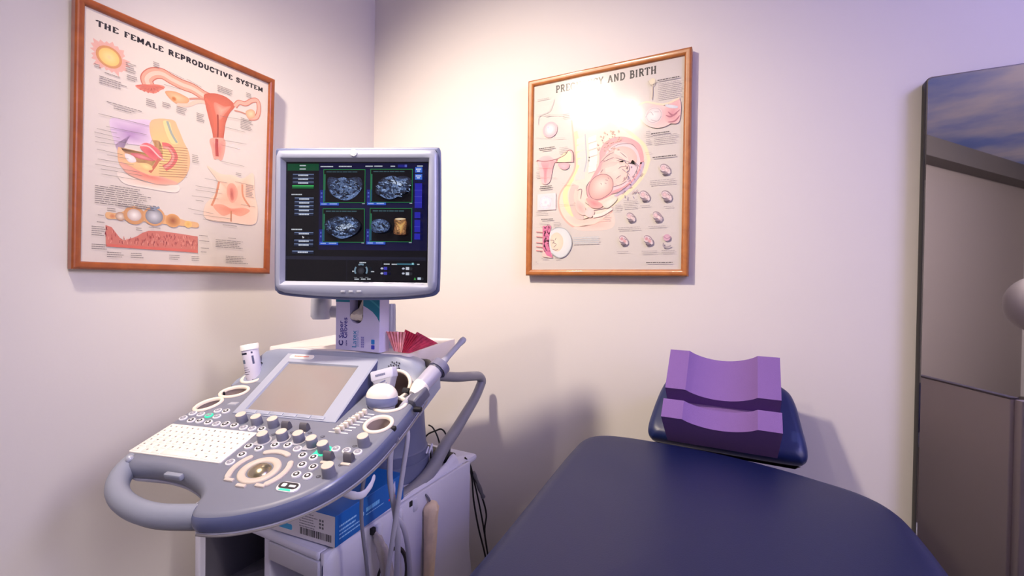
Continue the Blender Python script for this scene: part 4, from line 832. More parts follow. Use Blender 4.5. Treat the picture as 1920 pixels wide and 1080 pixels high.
for p in [(-0.06254, 0.07895), (-0.02669, 0.09173), (0.01266, 0.0921), (0.05161, 0.0818)]: knob(p, ring=mat('ring_pale', (178, 178, 190), .5) if 'ring_pale' not in bpy.data.materials else bpy.data.materials['ring_pale'])
knob([(0.08579, 0.06969)][0], ring=glow_m)
for p in [(0.156, 0.1012), (0.1385, 0.01027)]: knob(p, .0118, .022)
# flip switches
for p in [(-0.04594, 0.1276), (-0.001265, 0.1284), (0.1101, 0.05105), (0.1527, 0.05311)]:
    b = MB(); b.M = Matrix.Translation((p[0], p[1], 0)); o_ = [(.011 * cos(a), .0175 * sin(a)) for a in [pi * i / 10 for i in range(11)]]
    b.loft([[(-.0085, q[0] * .62, q[1]) for q in o_], [(.0085, q[0] * .62, q[1]) for q in o_]]); b.mi = 1; b.box((0, -.013, .001), (.019, .006, .004), .001)
    obj('paddle_switch', b, [mat('paddle_dark', (92, 90, 100), .5) if 'paddle_dark' not in bpy.data.materials else bpy.data.materials['paddle_dark'], knobtop_m], CONSOLE, K, smooth=40)
# icons printed on the panel
ic = (70, 70, 84)
for p in [(-0.05888, 0.1026), (-0.02306, 0.1155), (0.01699, 0.1197), (0.05322, 0.1121), (0.1394, 0.09346), (0.1534, 0.09393), (0.1064, 0.03952), (0.1214, 0.002015), (0.1341, 0.001275), (0.1442, 0.03791)]:
    I = Ink(); I.line(ell(p[0], p[1], .0042, .0030, 12), .0014, ic, 0, True); I.line([(p[0] - .001, p[1] - .004), (p[0] + .003, p[1] + .004)], .0013, ic); I.build('panel_icon', label_m, CONSOLE, K @ Matrix.Translation((0, 0, .0003)))

# freeze key
p = [(0.08562, -0.03268)][0]
b = MB(); b.prism(rrect(p[0] - .022, p[1] - .0115, p[0] + .022, p[1] + .0115, .0108), [(0, -.001), (0, .0028), (.002, .004)]); b.mi = 1
b.prism(rrect(p[0] - .019, p[1] - .006, p[0] + .019, p[1] + .0085, .007), [(0, .003), (0, .0046)]); b.mi = 0
b.prism(rrect(p[0] - .013, p[1] - .003, p[0] - .004, p[1] + .005, .002), [(0, .004), (0, .0052)]); b.prism(rrect(p[0] + .002, p[1] - .002, p[0] + .015, p[1] + .003, .001), [(0, .004), (0, .0052)])
b.mi = 2; b.prism([(p[0] - .012, p[1] - .0105), (p[0] + .012, p[1] - .0105), (p[0] + .010, p[1] - .0068), (p[0] - .010, p[1] - .0068)], [(0, .003), (0, .0045)])
obj('freeze_key', b, [white_m, icon_m, glow_m], CONSOLE, K)
# eight gain sliders
for k in range(8):
    t = k / 7; u0 = .058 + .020 * t; v0 = .130 + .0735 * t
    b = MB(); b.box((u0 + .020, v0, .0004), (.046, .0030, .0016), .0007); sl_ = obj('slider_track', b, white_m, CONSOLE, K)
    b = MB(); b.box((u0 + .020, v0, .006), (.0105, .0068, .012), .0015); b.mi = 0; obj('slider_cap', b, cream_m, CONSOLE, K)
# cable hook tongue under the right rim
hk = [kw(q[0], q[1], h) for q, h in zip([(0.1359, 0.03511), (0.162, 0.0338), (0.1775, 0.04206), (0.1824, 0.06323), (0.1799, 0.08408)], (-.060, -.064, -.066, -.062, -.056))]
b = MB(); b.tube(catmull(hk, 6, False), [.0085] * 8 + [.0075] * 6 + [.006] * 5 + [.005] * 4 + [.004, .003], 12, True, .35); obj('cable_tongue', b, shell_m, MACH, smooth=70)

# instrument tray on the back
TR = frame(KP + Vector((0, 0, 1.06 - KP.z)), KU, KH, (0, 0, 1))
tr = MB(); o_ = rrect(-.300, .350, .128, .690, .012, 4)
tr.prism(o_, [(.012, -.048), (.003, -.046), (0, -.040), (0, 0), (.002, .003), (.006, .003), (.010, -.001), (.014, -.002)])
TRAY = obj('instrument_tray', tr, mat('tray_white', (222, 214, 214), .4), MACH, TR, smooth=40)
b = MB(); b.box((-.085, .352, -.012), (.30, .012, .022), .002); obj('tray_recess', b, blue_m, MACH, TR)

# monitor
MYAW = radians(24.4)
MF = frame((.642, -.7135, 1.3915), (cos(MYAW), sin(MYAW), 0), (0, 0, 1), (sin(MYAW), -cos(MYAW), 0))
SW, SH = .350, .289
def sc(pts): return [((x - .5) * SW, (y - .5) * SH) for x, y in pts]
mo = [(p.x, p.y) for p in catmull(sc([(-0.0684, 1.044), (-0.06799, 1.08), (-0.06133, 1.102), (-0.04092, 1.109), (0.1867, 1.112), (0.6059, 1.114), (0.915, 1.115), (1.056, 1.115), (1.076, 1.106), (1.084, 1.082), (1.087, 1.025), (1.091, 0.7504), (1.093, 0.3099), (1.089, -0.02008), (1.079, -0.07773), (1.038, -0.1109), (0.9139, -0.1329), (0.7683, -0.1453), (0.4952, -0.1517), (0.2295, -0.1434), (0.04709, -0.1271), (-0.02835, -0.1125), (-0.05513, -0.08718), (-0.06855, -0.02875), (-0.0701, 0.4136), (-0.07006, 0.8007)]), 4)]
n_in = rrect(-SW / 2 - .008, -SH / 2 - .010, SW / 2 + .008, SH / 2 + .007, .003, 3)
mb = MB()
mb.loft([[(p[0] * (1 - d_ / .18), p[1] * (1 - d_ / .155), z) for p in mo] for d_, z in ((.035, -.052), (.014, -.042), (.004, -.024), (0, -.012), (0, -.008), (.002, -.0065), (.006, -.0065))], (True, False))
MON = obj('monitor', mb, bezel2_m, MACH, MF, smooth=50)
# front bezel: outer ring to window, angularly matched rings
def polar(outline, n=120):
    out = []
    L = len(outline)
    for k in range(n):
        a = 2 * pi * k / n; dx, dy = cos(a), sin(a); best = None
        for i in range(L):
            x1, y1 = outline[i]; x2, y2 = outline[(i + 1) % L]; ex, ey = x2 - x1, y2 - y1
            den = dx * ey - dy * ex
            if abs(den) < 1e-12: continue
            t = (x1 * ey - y1 * ex) / den; u_ = (x1 * dy - y1 * dx) / den
            if t > 0 and -1e-6 <= u_ <= 1 + 1e-6 and (best is None or t > best): best = t
        out.append((dx * best, dy * best))
    return out
def rect_polar(x0, y0, x1, y1, n=120): return polar([(x0, y0), (x1, y0), (x1, y1), (x0, y1)], n)
# angles chosen so that rectangle corners are hit
def snap(ring, x0, y0, x1, y1):
    R2 = list(ring)
    for cx, cy in ((x0, y0), (x1, y0), (x1, y1), (x0, y1)):
        k = min(range(len(R2)), key=lambda i: (R2[i][0] - cx) ** 2 + (R2[i][1] - cy) ** 2); R2[k] = (cx, cy)
    return R2
po = polar([(p[0] * (1 - .005 / .18), p[1] * (1 - .005 / .155)) for p in mo]); pi_ = (-SW / 2 - .005, -SH / 2 - .009, SW / 2 + .005, SH / 2 + .006); pj = (-SW / 2, -SH / 2, SW / 2, SH / 2)
ra, rb = snap(rect_polar(*pi_), *pi_), snap(rect_polar(*pj), *pj)
def mixr(t, z): return [(p[0] * (1 - t) + q_[0] * t, p[1] * (1 - t) + q_[1] * t, z) for p, q_ in zip(po, ra)]
b = MB(); b.loft([mixr(0, -.006), mixr(.06, -.001), mixr(.16, .002), mixr(.4, .0045), mixr(.8, .0055), mixr(1, .004)], (False, False)); obj('bezel', b, bezel_m, MON, MF, smooth=50)
b = MB(); b.loft([[(p[0], p[1], .004) for p in ra], [(p[0], p[1], -.012) for p in rb]], (False, False))
obj('bezel_inner', b, mat('bezel_lip', (170, 174, 190), .4), MON, MF, smooth=0)
I = Ink(SW, SH); I.z = 0
I.rect(0, 0, 1, 1, (7, 8, 14))
NV, GR, BL = (22, 22, 84), (40, 130, 62), (40, 60, 190)
def R4(q, c): I.rect(q[0][0], q[0][1], q[1][0], q[1][1], c)
R4([(0.2349, 0.2649), (0.9947, 0.9897)], (16, 16, 56)); R4([(0.009506, 0.927), (0.2332, 0.9848)], (18, 74, 48))
R4([(0.001741, 0.1817), (0.9864, 0.2111)], (28, 30, 48)); R4([(0.4326, -0.00752), (0.44, 0.1796)], (20, 22, 34)); R4([(0.6746, -0.0004213), (0.6815, 0.1857)], (20, 22, 34)); R4([(0.6815, 0.1806), (0.9782, 0.1931)], (22, 24, 40))
for x0, y0, x1 in ((172, 232, 318), (172, 257, 318), (172, 282, 318), (188, 386, 320), (188, 411, 320), (188, 436, 320), (188, 461, 320), (188, 486, 320), (190, 612, 322), (190, 661, 322), (190, 686, 322), (178, 733, 325)):
    k0 = [((x0 - 0) , y0)]
    A_ = SZ(x0, y0 + 9); B_ = SZ(x1, y0 - 9); I.rect(A_[0], A_[1], B_[0], B_[1], (28, 36, 60)); A2 = SZ(x0 + 2, y0 - 4); B2 = SZ(x1 - 2, y0 - 8); I.rect(A2[0], A2[1], B2[0], B2[1], (110, 128, 168))
    t0 = SZ((x0 + x1) / 2 - 34, y0 + 5); t1 = SZ((x0 + x1) / 2 + 34, y0); I.lines(t0[0], t0[1], t1[0], 1, .01, t1[1] - t0[1] + .004, (206, 212, 226), 0, int(x0 + y0))
A_ = SZ(172, 318); B_ = SZ(318, 298); I.rect(*A_, *B_, (18, 96, 52)); A_ = SZ(172, 304); B_ = SZ(318, 299); I.rect(*A_, *B_, (70, 210, 110))
def scr(x, y, x2, c=(200, 206, 216), h=7, seed=1): a = SZ(x, y + h / 2); e = SZ(x2, y - h / 2); I.lines(a[0], a[1], e[0], 1, .01, e[1] - a[1], c, 0, seed)
for x, y, x2 in ((220, 170, 262), (220, 192, 262), (168, 358, 240), (172, 585, 245), (362, 177, 446), (486, 177, 572), (664, 177, 714), (724, 177, 778), (832, 178, 862), (1008, 178, 1046), (586, 862, 606), (712, 865, 732), (602, 914, 632), (645, 914, 676), (686, 914, 710), (796, 817, 834), (848, 819, 886), (1016, 821, 1032), (634, 805, 678)): scr(x, y, x2, seed=x)
R4([(0.7885, 0.9532), (0.8533, 0.9762)], (34, 36, 130)); R4([(0.8358, 0.956), (0.8513, 0.9762)], (90, 100, 190))
for ox, oy in ((0, 0), (315, 0), (0, 257), (315, 257)):
    def Z(x, y): return SZ(x + ox, y + oy)
    def R5(x0, y0, x1, y1, c): a = Z(x0, y1); e = Z(x1, y0); I.rect(a[0], a[1], e[0], e[1], c)
    R5(362, 330, 386, 412, (30, 40, 130)); R5(364, 412, 490, 430, (46, 84, 200)); R5(385, 197, 664, 413, (46, 150, 76)); R5(388, 200, 661, 410, (3, 4, 8)); R5(390, 228, 397, 330, (40, 120, 90)); R5(390, 330, 397, 405, (30, 90, 120))
    for x, x2 in ((372, 408), (428, 478)): a = Z(x, 424); e = Z(x2, 418); I.lines(a[0], a[1], e[0], 1, .01, e[1] - a[1], (170, 190, 240), 0, 4)
    a = Z(404, 215); e = Z(650, 211); I.lines(a[0], a[1], e[0], 1, .01, e[1] - a[1], (60, 90, 100), .2, 6); a = Z(646, 423); e = Z(664, 419); I.rect(a[0], a[1], e[0], e[1], (170, 170, 190))
    for k in range(2): R5(368, 345 + 24 * k, 378, 357 + 24 * k, (80, 96, 190))
I.mi = 1
def fan(pts, ci, co): I.blob(sc_(pts), ci, co)
def sc_(pts): return [SZ(*p) for p in pts]
B0, B1, B2_ = (104, 128, 176), (38, 50, 84), (196, 212, 240)
def wisps(cx, cy, rx, ry, n, seed):
    rnd = random.Random(seed)
    for k in range(n):
        a = rnd.random() * 6.28; r = sqrt(rnd.random()); x, y = cx + rx * r * cos(a), cy + ry * r * sin(a)
        th_ = rnd.gauss(.25, .5); L = rnd.uniform(8, 34); bend = rnd.uniform(-7, 7)
        c = rnd.choice([(60, 78, 116), (84, 104, 148), (120, 144, 190), (24, 32, 54), (14, 18, 32), (150, 172, 214)])
        I.line(sc_([(x - L * cos(th_) / 2, y - L * sin(th_) / 2), (x, y + bend), (x + L * cos(th_) / 2, y + L * sin(th_) / 2)]), rnd.uniform(.0015, .004), c, 3, taper=True)
fan([(412, 262), (440, 246), (520, 262), (600, 246), (640, 262), (646, 320), (610, 360), (540, 388), (470, 376), (425, 340)], (84, 104, 146), (34, 44, 72))
for pl, w in (([(440, 300), (470, 280), (520, 300), (560, 330)], .010), ([(480, 262), (520, 256), (550, 270)], .006), ([(430, 330), (470, 365), (540, 384), (600, 360), (640, 318)], .011), ([(500, 320), (540, 345), (590, 330)], .009), ([(550, 290), (600, 300), (630, 315)], .010)): I.line(sc_(pl), w, B0, 5, taper=True)
wisps(530, 318, 100, 62, 110, 1)
fan([(738, 330), (760, 280), (800, 250), (850, 258), (920, 244), (970, 262), (974, 300), (930, 350), (870, 386), (800, 380), (750, 362)], (70, 88, 128), (26, 34, 58))
for pl, w in (([(765, 300), (775, 325), (800, 335), (830, 320)], .010), ([(800, 260), (850, 256), (900, 275), (950, 265)], .010), ([(840, 270), (880, 295), (930, 290)], .012), ([(850, 300), (900, 320), (940, 330)], .010), ([(770, 366), (830, 384), (890, 372)], .008), ([(830, 350), (870, 350), (900, 335)], .008)): I.line(sc_(pl), w, B2_ if w > .011 else B0, 5, taper=True)
wisps(858, 318, 108, 62, 110, 2)
fan([(405, 545), (440, 520), (500, 500), (525, 515), (550, 500), (610, 520), (645, 565), (610, 620), (530, 646), (450, 625), (412, 585)], (70, 88, 124), (24, 32, 54))
for pl, w in (([(495, 510), (525, 522), (555, 510)], .006), ([(480, 570), (500, 590), (520, 570), (545, 555)], .010), ([(520, 600), (550, 580), (580, 560), (610, 575)], .010), ([(455, 620), (520, 642), (590, 628)], .006), ([(560, 535), (590, 550), (620, 580)], .008), ([(430, 530), (440, 570), (430, 600)], .005)): I.line(sc_(pl), w, B2_ if w > .009 else B0, 5, taper=True)
wisps(528, 572, 108, 62, 100, 3)
fan([(716, 560), (740, 530), (790, 526), (830, 545), (842, 575), (820, 605), (770, 616), (730, 605)], (120, 146, 196), (50, 66, 104))
for pl, w in (([(730, 560), (770, 550), (810, 570)], .008), ([(740, 590), (780, 580), (820, 590)], .009)): I.line(sc_(pl), w, B0, 5, taper=True)
wisps(779, 572, 54, 38, 45, 4)
I.blob(sc_([(870, 530), (900, 520), (940, 524), (952, 550), (948, 600), (944, 628), (905, 630), (868, 620), (872, 575)]), (226, 170, 110), (110, 66, 40))
I.mi = 0
I.blob(sc_([(885, 545), (910, 560), (945, 540), (930, 575), (922, 610), (910, 620), (906, 590), (892, 565)]), (226, 190, 120), (190, 130, 70))
I.blob(sc_([(875, 525), (905, 520), (945, 524), (930, 532), (890, 534)]), (240, 226, 200), (200, 170, 130))
for q, c in (([(0.9169, 0.9015), (0.9661, 0.9445)], (60, 110, 220)), ([(0.9168, 0.8438), (0.966, 0.8894)], (60, 110, 220)), ([(0.9166, 0.6122), (0.966, 0.8142)], (38, 38, 170)), ([(0.9166, 0.5289), (0.9557, 0.5775)], (36, 36, 170)), ([(0.9165, 0.415), (0.9556, 0.5144)], (36, 36, 170)), ([(0.9164, 0.3542), (0.9556, 0.4031)], (38, 38, 175))): R4(q, c)
for y in (340, 382, 420): R4([SZ(1002, y + 2), SZ(1050, y)], (80, 80, 200))
R4([SZ(1002, 578), SZ(1040, 576)], (80, 80, 200)); scr(1010, 206, 1042, (226, 232, 250)); scr(1016, 218, 1036, (226, 232, 250)); scr(1008, 250, 1044, (226, 232, 250)); scr(1016, 262, 1036, (226, 232, 250))
I.grad([SZ(657 + 23 * cos(2 * pi * k / 20), 860 + 23 * sin(2 * pi * k / 20)) for k in range(20)], (60, 62, 72), (22, 24, 32))
for a0, a1 in ((150, 215), (-35, 30), (245, 295)):
    I.line([SZ(657 + 40 * cos(radians(a0 + (a1 - a0) * k / 8)), 858 + 40 * sin(radians(a0 + (a1 - a0) * k / 8))) for k in range(9)], .0038, (120, 146, 166))
for x in (622, 660, 696): R4([SZ(x - 10, 904), SZ(x + 10, 902)], (160, 166, 176))
R4([SZ(892, 824), SZ(1006, 816)], (60, 110, 130)); R4([SZ(990, 824), SZ(1002, 812)], (150, 210, 220))
for x, y in ((795, 846), (795, 878), (935, 848), (935, 880)): I.grad([SZ(x + 10 * cos(2 * pi * k / 14), y + 7 * sin(2 * pi * k / 14)) for k in range(14)], (220, 224, 236), (150, 156, 180))
for x, y, c in ((818, 846, (60, 60, 180)), (818, 878, (60, 60, 180)), (962, 848, (200, 206, 220)), (962, 882, (200, 206, 220))): R4([SZ(x - 11, y + 9), SZ(x + 11, y - 9)], c)
I.poly([SZ(1004, 922), SZ(1011, 905), SZ(1018, 922)], (60, 170, 70)); R4([SZ(1028, 922), SZ(1050, 907)], (200, 216, 236))
I.poly([SZ(262, 630), SZ(278, 640), SZ(268, 648)], (220, 220, 226))
I.build('screen', [ink_mat('screen_pixels', .12, .85, .5), speckle_mat('scan_pixels', .85)], MON, MF @ Matrix.Translation((-SW / 2, -SH / 2, -.0118)))
# emblem and buttons
e = sc([(0.4974, 1.06)])[0]
b = MB(); b.M = Matrix.Translation((e[0], e[1] - .0005, .0050)); b.lathe([(.0085, -.002), (.0085, .0016), (.0075, .0024), (.0066, .0018)], 28); b.lathe([(.0058, .0016), (.0052, .0026), (.003, .0028)], 24); obj('emblem', b, mat('emblem_silver', (226, 228, 232), .3), MON, MF)
for p in sc([(0.4321, -0.08123), (0.4871, -0.08081), (0.5431, -0.07908)]):
    b = MB(); b.box((p[0], p[1], .0050), (.0115, .0050, .004), .0015); obj('monitor_button', b, silver_m, MON, MF)
# monitor arm: post on the tray, elbow, knuckle behind the screen
def cyl(b, c, prof, n=28): b.M = Matrix.Translation(c); b.lathe(prof, n); b.M = Matrix()
b = MB(); cyl(b, (.555, -.492, 0), [(.026, 1.058), (.026, 1.098), (.024, 1.102), (.017, 1.104), (.0165, 1.108), (.0165, 1.108), (.0155, 1.180), (.014, 1.184)])
ARM = obj('monitor_arm', b, mat('arm_grey', (150, 152, 166), .35), MACH, smooth=40)
b = MB(); cyl(b, (.428, -.628, 0), [(.022, 1.142), (.027, 1.150), (.027, 1.196), (.025, 1.200), (.016, 1.202), (.016, 1.235)]); b.tube([(.428, -.628, 1.163), (.487, -.560, 1.160), (.55, -.505, 1.158)], .017, 12)
b.tube([(.428, -.628, 1.225), (.50, -.645, 1.27), (.60, -.665, 1.36)], .02, 12); obj('arm_elbow', b, silver_m, ARM, smooth=50)
b = MB(); b.box((0, 0, -.062), (.12, .12, .03), .006); obj('arm_mount', b, silver_m, ARM, MF)

# ------------------------------------------------------------------ things on and around the machine
# glove box standing on the tray
gy = radians(6.1)
GF = frame((.4965, -.6375, 1.0645), (cos(gy), sin(gy), 0), (0, 0, 1), (sin(gy), -cos(gy), 0))   # x right, y up, z to the front
GW, GH, GD = .1425, .215, .040
gb = thing('glove_box', 'white and teal latex glove box standing upright below the monitor', 'glove box', GF @ Vector((GW / 2, 0, -GD / 2)))
b = MB(); b.prism([(0, 0), (GW, 0), (GW, GH), (0, GH)], [(.0006, -GD), (0, -GD + .0006), (0, -.0006), (.0006, 0)])
body = obj('box_body', b, mat('card_lilac', (196, 192, 232), .6), gb, GF, smooth=20)
m = MB(); o_ = rrect(.047, .072, .090, .175, .0205, 8); m.loft([[(p[0], p[1], -.032) for p in o_], [(p[0], p[1], .02) for p in o_]])
# (opening modelled as a real recess)
cut(body, [m])
b = MB(); b.loft([[(p[0], p[1], h) for p in inset2(o_, -.0005)] for h in (-.0005, -.0315)], (False, True)); obj('opening_lining', b, mat('card_inside', (84, 78, 72), .8), body, GF)
I = Ink(); TEAL = (14, 118, 150); up_ = [(0, .1385), (.047, .1385), (.047, .165), (.060, .177), (.078, .177), (.090, .165), (.090, .142)]
I.z = .0002
I.poly([(0, .128), (.0465, .128), (.0465, .178), (.0905, .178), (.0905, .120), (.104, .114), (.120, .105), (.134, .092), (.1425, .078), (.1425, .215), (0, .215)], TEAL)
I.poly([(.0905, .142), (.108, .136), (.125, .126), (.1425, .113), (.1425, .119), (.125, .131), (.108, .142), (.0905, .147)], (52, 150, 176))
rot = (0, -1, 1, 0)
I.text('Super', .0250, .031, .0200, (58, 54, 150), rot, bold=.0004); I.text('Gloves', .0385, .031, .0200, (58, 54, 150), rot, bold=.0004)
I.text('Latex', .0690, .008, .0205, (44, 128, 190), rot, bold=.0002); I.text('C', .0250, .011, .020, (40, 36, 120), rot, bold=.0008); I.text('care', .0385, .0115, .0085, (58, 54, 150), rot, bold=.0002)
I.text('powder free', .0765, .012, .0085, (110, 150, 210), rot); I.lines(.004, 0, 0, 0, 1, 1, TEAL)
for k in range(3):
    I.up()
    for j in range(5): I.poly([(.0845 + .0035 * k, .010 + .006 * j), (.0868 + .0035 * k, .010 + .006 * j), (.0868 + .0035 * k, .0145 + .006 * j), (.0845 + .0035 * k, .0145 + .006 * j)], (130, 126, 200), False)
I.poly(rrect(.117, .0075, .128, .0185, .002), (52, 60, 190)); I.poly(rrect(.117, .0205, .128, .033, .002), (40, 120, 200))
I.build('front_print', label_m, body, GF)
# glove poking out
b = MB(); rnd = random.Random(9)
RR = []
for i, (y, w, z) in enumerate(((.076, .012, -.020), (.080, .0175, -.004), (.087, .0195, .003), (.095, .0185, .003), (.102, .017, -.004), (.110, .012, -.014), (.130, .010, -.02), (.16, .007, -.024))):
    RR.append([(.0685 + .004 * (i > 4) * (i - 4) + w * cos(2 * pi * k / 14) + rnd.uniform(-.0012, .0012), y + .003 * sin(2 * pi * k / 14) * (1 if k % 2 else .2), z - .004 + .006 * sin(2 * pi * k / 14) + rnd.uniform(-.001, .001)) for k in range(14)])
b.loft(RR)
tag(obj('latex_glove', b, mat('glove_latex', (214, 206, 196), .5), None, GF, smooth=30), 'crumpled white latex glove showing in the opening of the upright glove box', 'glove')

# red foil packets fanned on the tray
PK_ = frame((.672, -.592, 1.0635), (cos(radians(22)), sin(radians(22)), 0), (0, .25, .968), (sin(radians(22)) * .968, -cos(radians(22)) * .968, .25))
foil = mat('red_foil', (186, 44, 74), .35, metal=.1, vary=.5, scale=60)
foil2 = mat('pink_foil', (226, 130, 132), .35, metal=.1, vary=.6, scale=70)
def packet(name_label, tri, m, wave, seed):
    """pleated foil sachet: a folded quad strip"""
    b = MB(); rnd = random.Random(seed); (ax, ay), (bx, by), (cx, cy), (dx, dy) = tri; nu, nv = 12, 6; F, B = [], []
    for j in range(nv + 1):
        t = j / nv; r1, r2 = [], []
        for i in range(nu + 1):
            s_ = i / nu
            x = (ax * (1 - s_) + bx * s_) * (1 - t) + (dx * (1 - s_) + cx * s_) * t; y = (ay * (1 - s_) + by * s_) * (1 - t) + (dy * (1 - s_) + cy * s_) * t
            z = wave * (1 if i % 2 else -1) * (.3 + .7 * t) + seed * .004 + rnd.uniform(-.0006, .0006)
            r1.append((x, y, z)); r2.append((x, y, z - .0018))
        F.append(r1); B.append(r2)
    b.loft([f + list(reversed(g)) for f, g in zip(F, B)])
    return tag(obj('foil_packet', b, m, None, PK_, smooth=20), name_label, 'packet', 'red foil packets on the tray')
packet('pink-streaked foil packet fanned out beside the glove box', [(-.006, .003), (.016, .001), (.018, .054), (-.036, .052)], foil2, .0022, 3)
packet('dark red foil packet standing in the middle of the fan on the tray', [(.004, .001), (.024, .001), (.056, .046), (.014, .062)], foil, .0022, 2)
packet('crimson patterned foil packet spread flat towards the tray edge', [(.012, .0005), (.034, .001), (.106, .032), (.046, .058)], mat('crimson_foil', (206, 70, 104), .35, metal=.1, vary=.6, scale=90), .0016, 1)

# blue supply box on the cabinet
bx = radians(0)
by_ = radians(5); BF = frame((.4845, -.8125, BZ + .0034), (cos(by_), sin(by_), 0), (-sin(by_), cos(by_), 0), (0, 0, 1))
blue_box = thing('supply_box', 'blue and white carton lying on the cabinet under the console', 'box', BF @ Vector((.1, .12, 0)))
W_, D_, H_ = .196, .250, .070
b = MB(); b.prism([(0, 0), (W_, 0), (W_, D_), (0, D_)], [(.0008, 0), (0, .0008), (0, H_ - .0008), (.0008, H_)])
bbody = obj('box_body', b, mat('card_blue', (0, 92, 178), .42, vary=.12, scale=9), blue_box, BF, smooth=20)
I = Ink(); FF = BF @ frame((0, -.0003, 0), (1, 0, 0), (0, 0, 1), (0, -1, 0))
I.rect(.0005, .0005, W_ - .0005, H_ - .0005, (206, 202, 214)); I.lines(.090, .058, .150, 6, .006, .0022, (120, 120, 136), .3, 2); I.lines(.006, .054, .06, 2, .009, .005, (120, 190, 206), .3, 5)
I.poly(rrect(.024, .012, .068, .025, .004), (62, 160, 214)); I.poly(ell(.012, .019, .008, .006, 16), (62, 160, 214))
I.up(); x = .092; rnd = random.Random(8)
while x < .186:
    w = rnd.choice([.0009, .0014, .0022, .003]); I.poly([(x, .010), (x + w, .010), (x + w, .026), (x, .026)], (30, 30, 36), False); x += w + rnd.choice([.0009, .0012, .0018])
for x in (.150, .158): 
    for y in (.034, .042, .050): I.rect(x, y, x + .005, y + .005, (90, 90, 100))
I.build('front_print', label_m, bbody, FF)
I = Ink(); SF = BF @ frame((W_ + .0003, 0, 0), (0, 1, 0), (0, 0, 1), (1, 0, 0))
I.lines(.012, .040, .070, 2, .010, .004, (150, 200, 240), .2, 4); I.lines(.012, .022, .080, 2, .009, .003, (150, 200, 240), .1, 9); I.lines(.10, .034, .150, 1, .01, .010, (110, 180, 236), 0, 6); I.poly(ell(.088, .034, .005, .006, 16), (160, 206, 240)); I.lines(.1, .026, .17, 1, .01, .002, (150, 200, 240), .1, 12)
I.shape([(.192, .030), (.190, .045), (.196, .055), (.206, .058), (.212, .064), (.213, .052), (.214, .040), (.210, .028)], (190, 190, 226), 3); I.shape([(.196, .036), (.196, .048), (.206, .050), (.207, .038)], (120, 150, 210), 3); I.rect(.186, .021, .214, .027, (220, 50, 90))
I.build('side_print', label_m, bbody, SF)

# white test strip tube in the rear left holder
bo = thing('test_strip_tube', 'white plastic tube with printed label standing in the left holder of the console', 'tube', kw(-.300, .318, -.03))
ax = (Vector(kw(-.318, .392, .075)) - Vector(kw(-.302, .318, -.02))).normalized(); ax = Vector((-.20, -.06, 1)).normalized()
xx = Vector((cos(radians(27)), sin(radians(27)), 0)); yy = ax.cross(xx).normalized(); xx = yy.cross(ax)
o3 = kw(-.300, .318, -.022); BT = frame(o3, xx, yy, ax)
b = MB(); b.lathe([(.019, 0), (.0205, .002), (.0205, .098), (.0205, .100)], 32); tbody = obj('tube_body', b, mat('tube_white', (222, 218, 236), .4), bo, BT, smooth=40)
b = MB(); b.lathe([(.0205, .098), (.0225, .099), (.0225, .1115), (.0215, .1135), (.006, .1140)], 32); obj('tube_lid', b, mat('lid_white', (244, 242, 240), .35), bo, BT, smooth=40)
b = MB()
I = Ink()
def wrap(z0, z1, a0, a1, c, n=6):
    I.up(); r = .0207; cc = lin(c) + (1,)
    for k in range(n):
        p = [radians(a0 + (a1 - a0) * (k + d_) / n) for d_ in (0, 1)]
        I.tri([(r * cos(p[0]), r * sin(p[0]), z0), (r * cos(p[1]), r * sin(p[1]), z0), (r * cos(p[1]), r * sin(p[1]), z1), (r * cos(p[0]), r * sin(p[0]), z1)], [cc] * 4)
wrap(.0875, .0925, -150, -85, (24, 26, 50)); wrap(.064, .074, -142, -108, (96, 110, 136)); wrap(.052, .0535, -146, -96, (110, 110, 130)); wrap(.046, .0475, -146, -90, (110, 110, 130)); wrap(.040, .0415, -146, -84, (80, 80, 100)); wrap(.034, .0355, -140, -92, (90, 90, 110)); wrap(.060, .082, -58, -44, (80, 84, 120)); wrap(.088, .093, -58, -46, (70, 72, 110)); wrap(.018, .024, -150, -128, (40, 44, 60)); wrap(.016, .020, -80, -60, (60, 60, 70))
I.build('tube_label', label_m, tbody, BT)

# --- probes
probe_w = mat('probe_white', (240, 234, 228), .3); probe_b = mat('probe_blue_grey', (126, 134, 176), .35); probe_g = mat('probe_grey', (176, 178, 194), .35)
def cable(parent, pts, r, m, name='cable'):
    b = MB(); b.tube(catmull(pts, 8, False), r, 10); return obj(name, b, m, parent, smooth=60)
# convex probe, dome up
cp = thing('convex_probe', 'white dome-headed ultrasound probe with blue-grey band in the right holder', 'ultrasound probe', kw(.118, .248, -.02))
cz = Vector((.0, -.02, 1)).normalized(); cx_ = Vector((cos(radians(20)), sin(radians(20)), 0)); cy_ = cz.cross(cx_).normalized(); CF = frame(kw(.118, .240, -.014), cx_, cy_, cz)
def ov(rx, ry, z, n=32, p=2.3):
    o = []
    for k in range(n):
        a = 2 * pi * k / n; c, s = cos(a), sin(a); o.append((rx * abs(c) ** (2 / p) * (1 if c > 0 else -1), ry * abs(s) ** (2 / p) * (1 if s > 0 else -1), z))
    return o
b = MB(); b.loft([ov(.018, .014, -.045), ov(.026, .019, -.012), ov(.030, .021, .004), ov(.031, .022, .016)]); obj('probe_body', b, probe_g, cp, CF, smooth=50)
b = MB(); b.loft([ov(.0315, .0225, .014), ov(.0355, .0275, .018), ov(.0365, .0285, .030), ov(.0362, .0282, .036)]); obj('probe_band', b, probe_b, cp, CF, smooth=50)
b = MB(); b.loft([ov(.0362 * cos(t), .0282 * cos(t), .035 + .030 * sin(t)) for t in [radians(a) for a in (0, 8, 20, 34, 48, 62, 76, 86)]]); obj('probe_lens', b, probe_w, cp, CF, smooth=70)
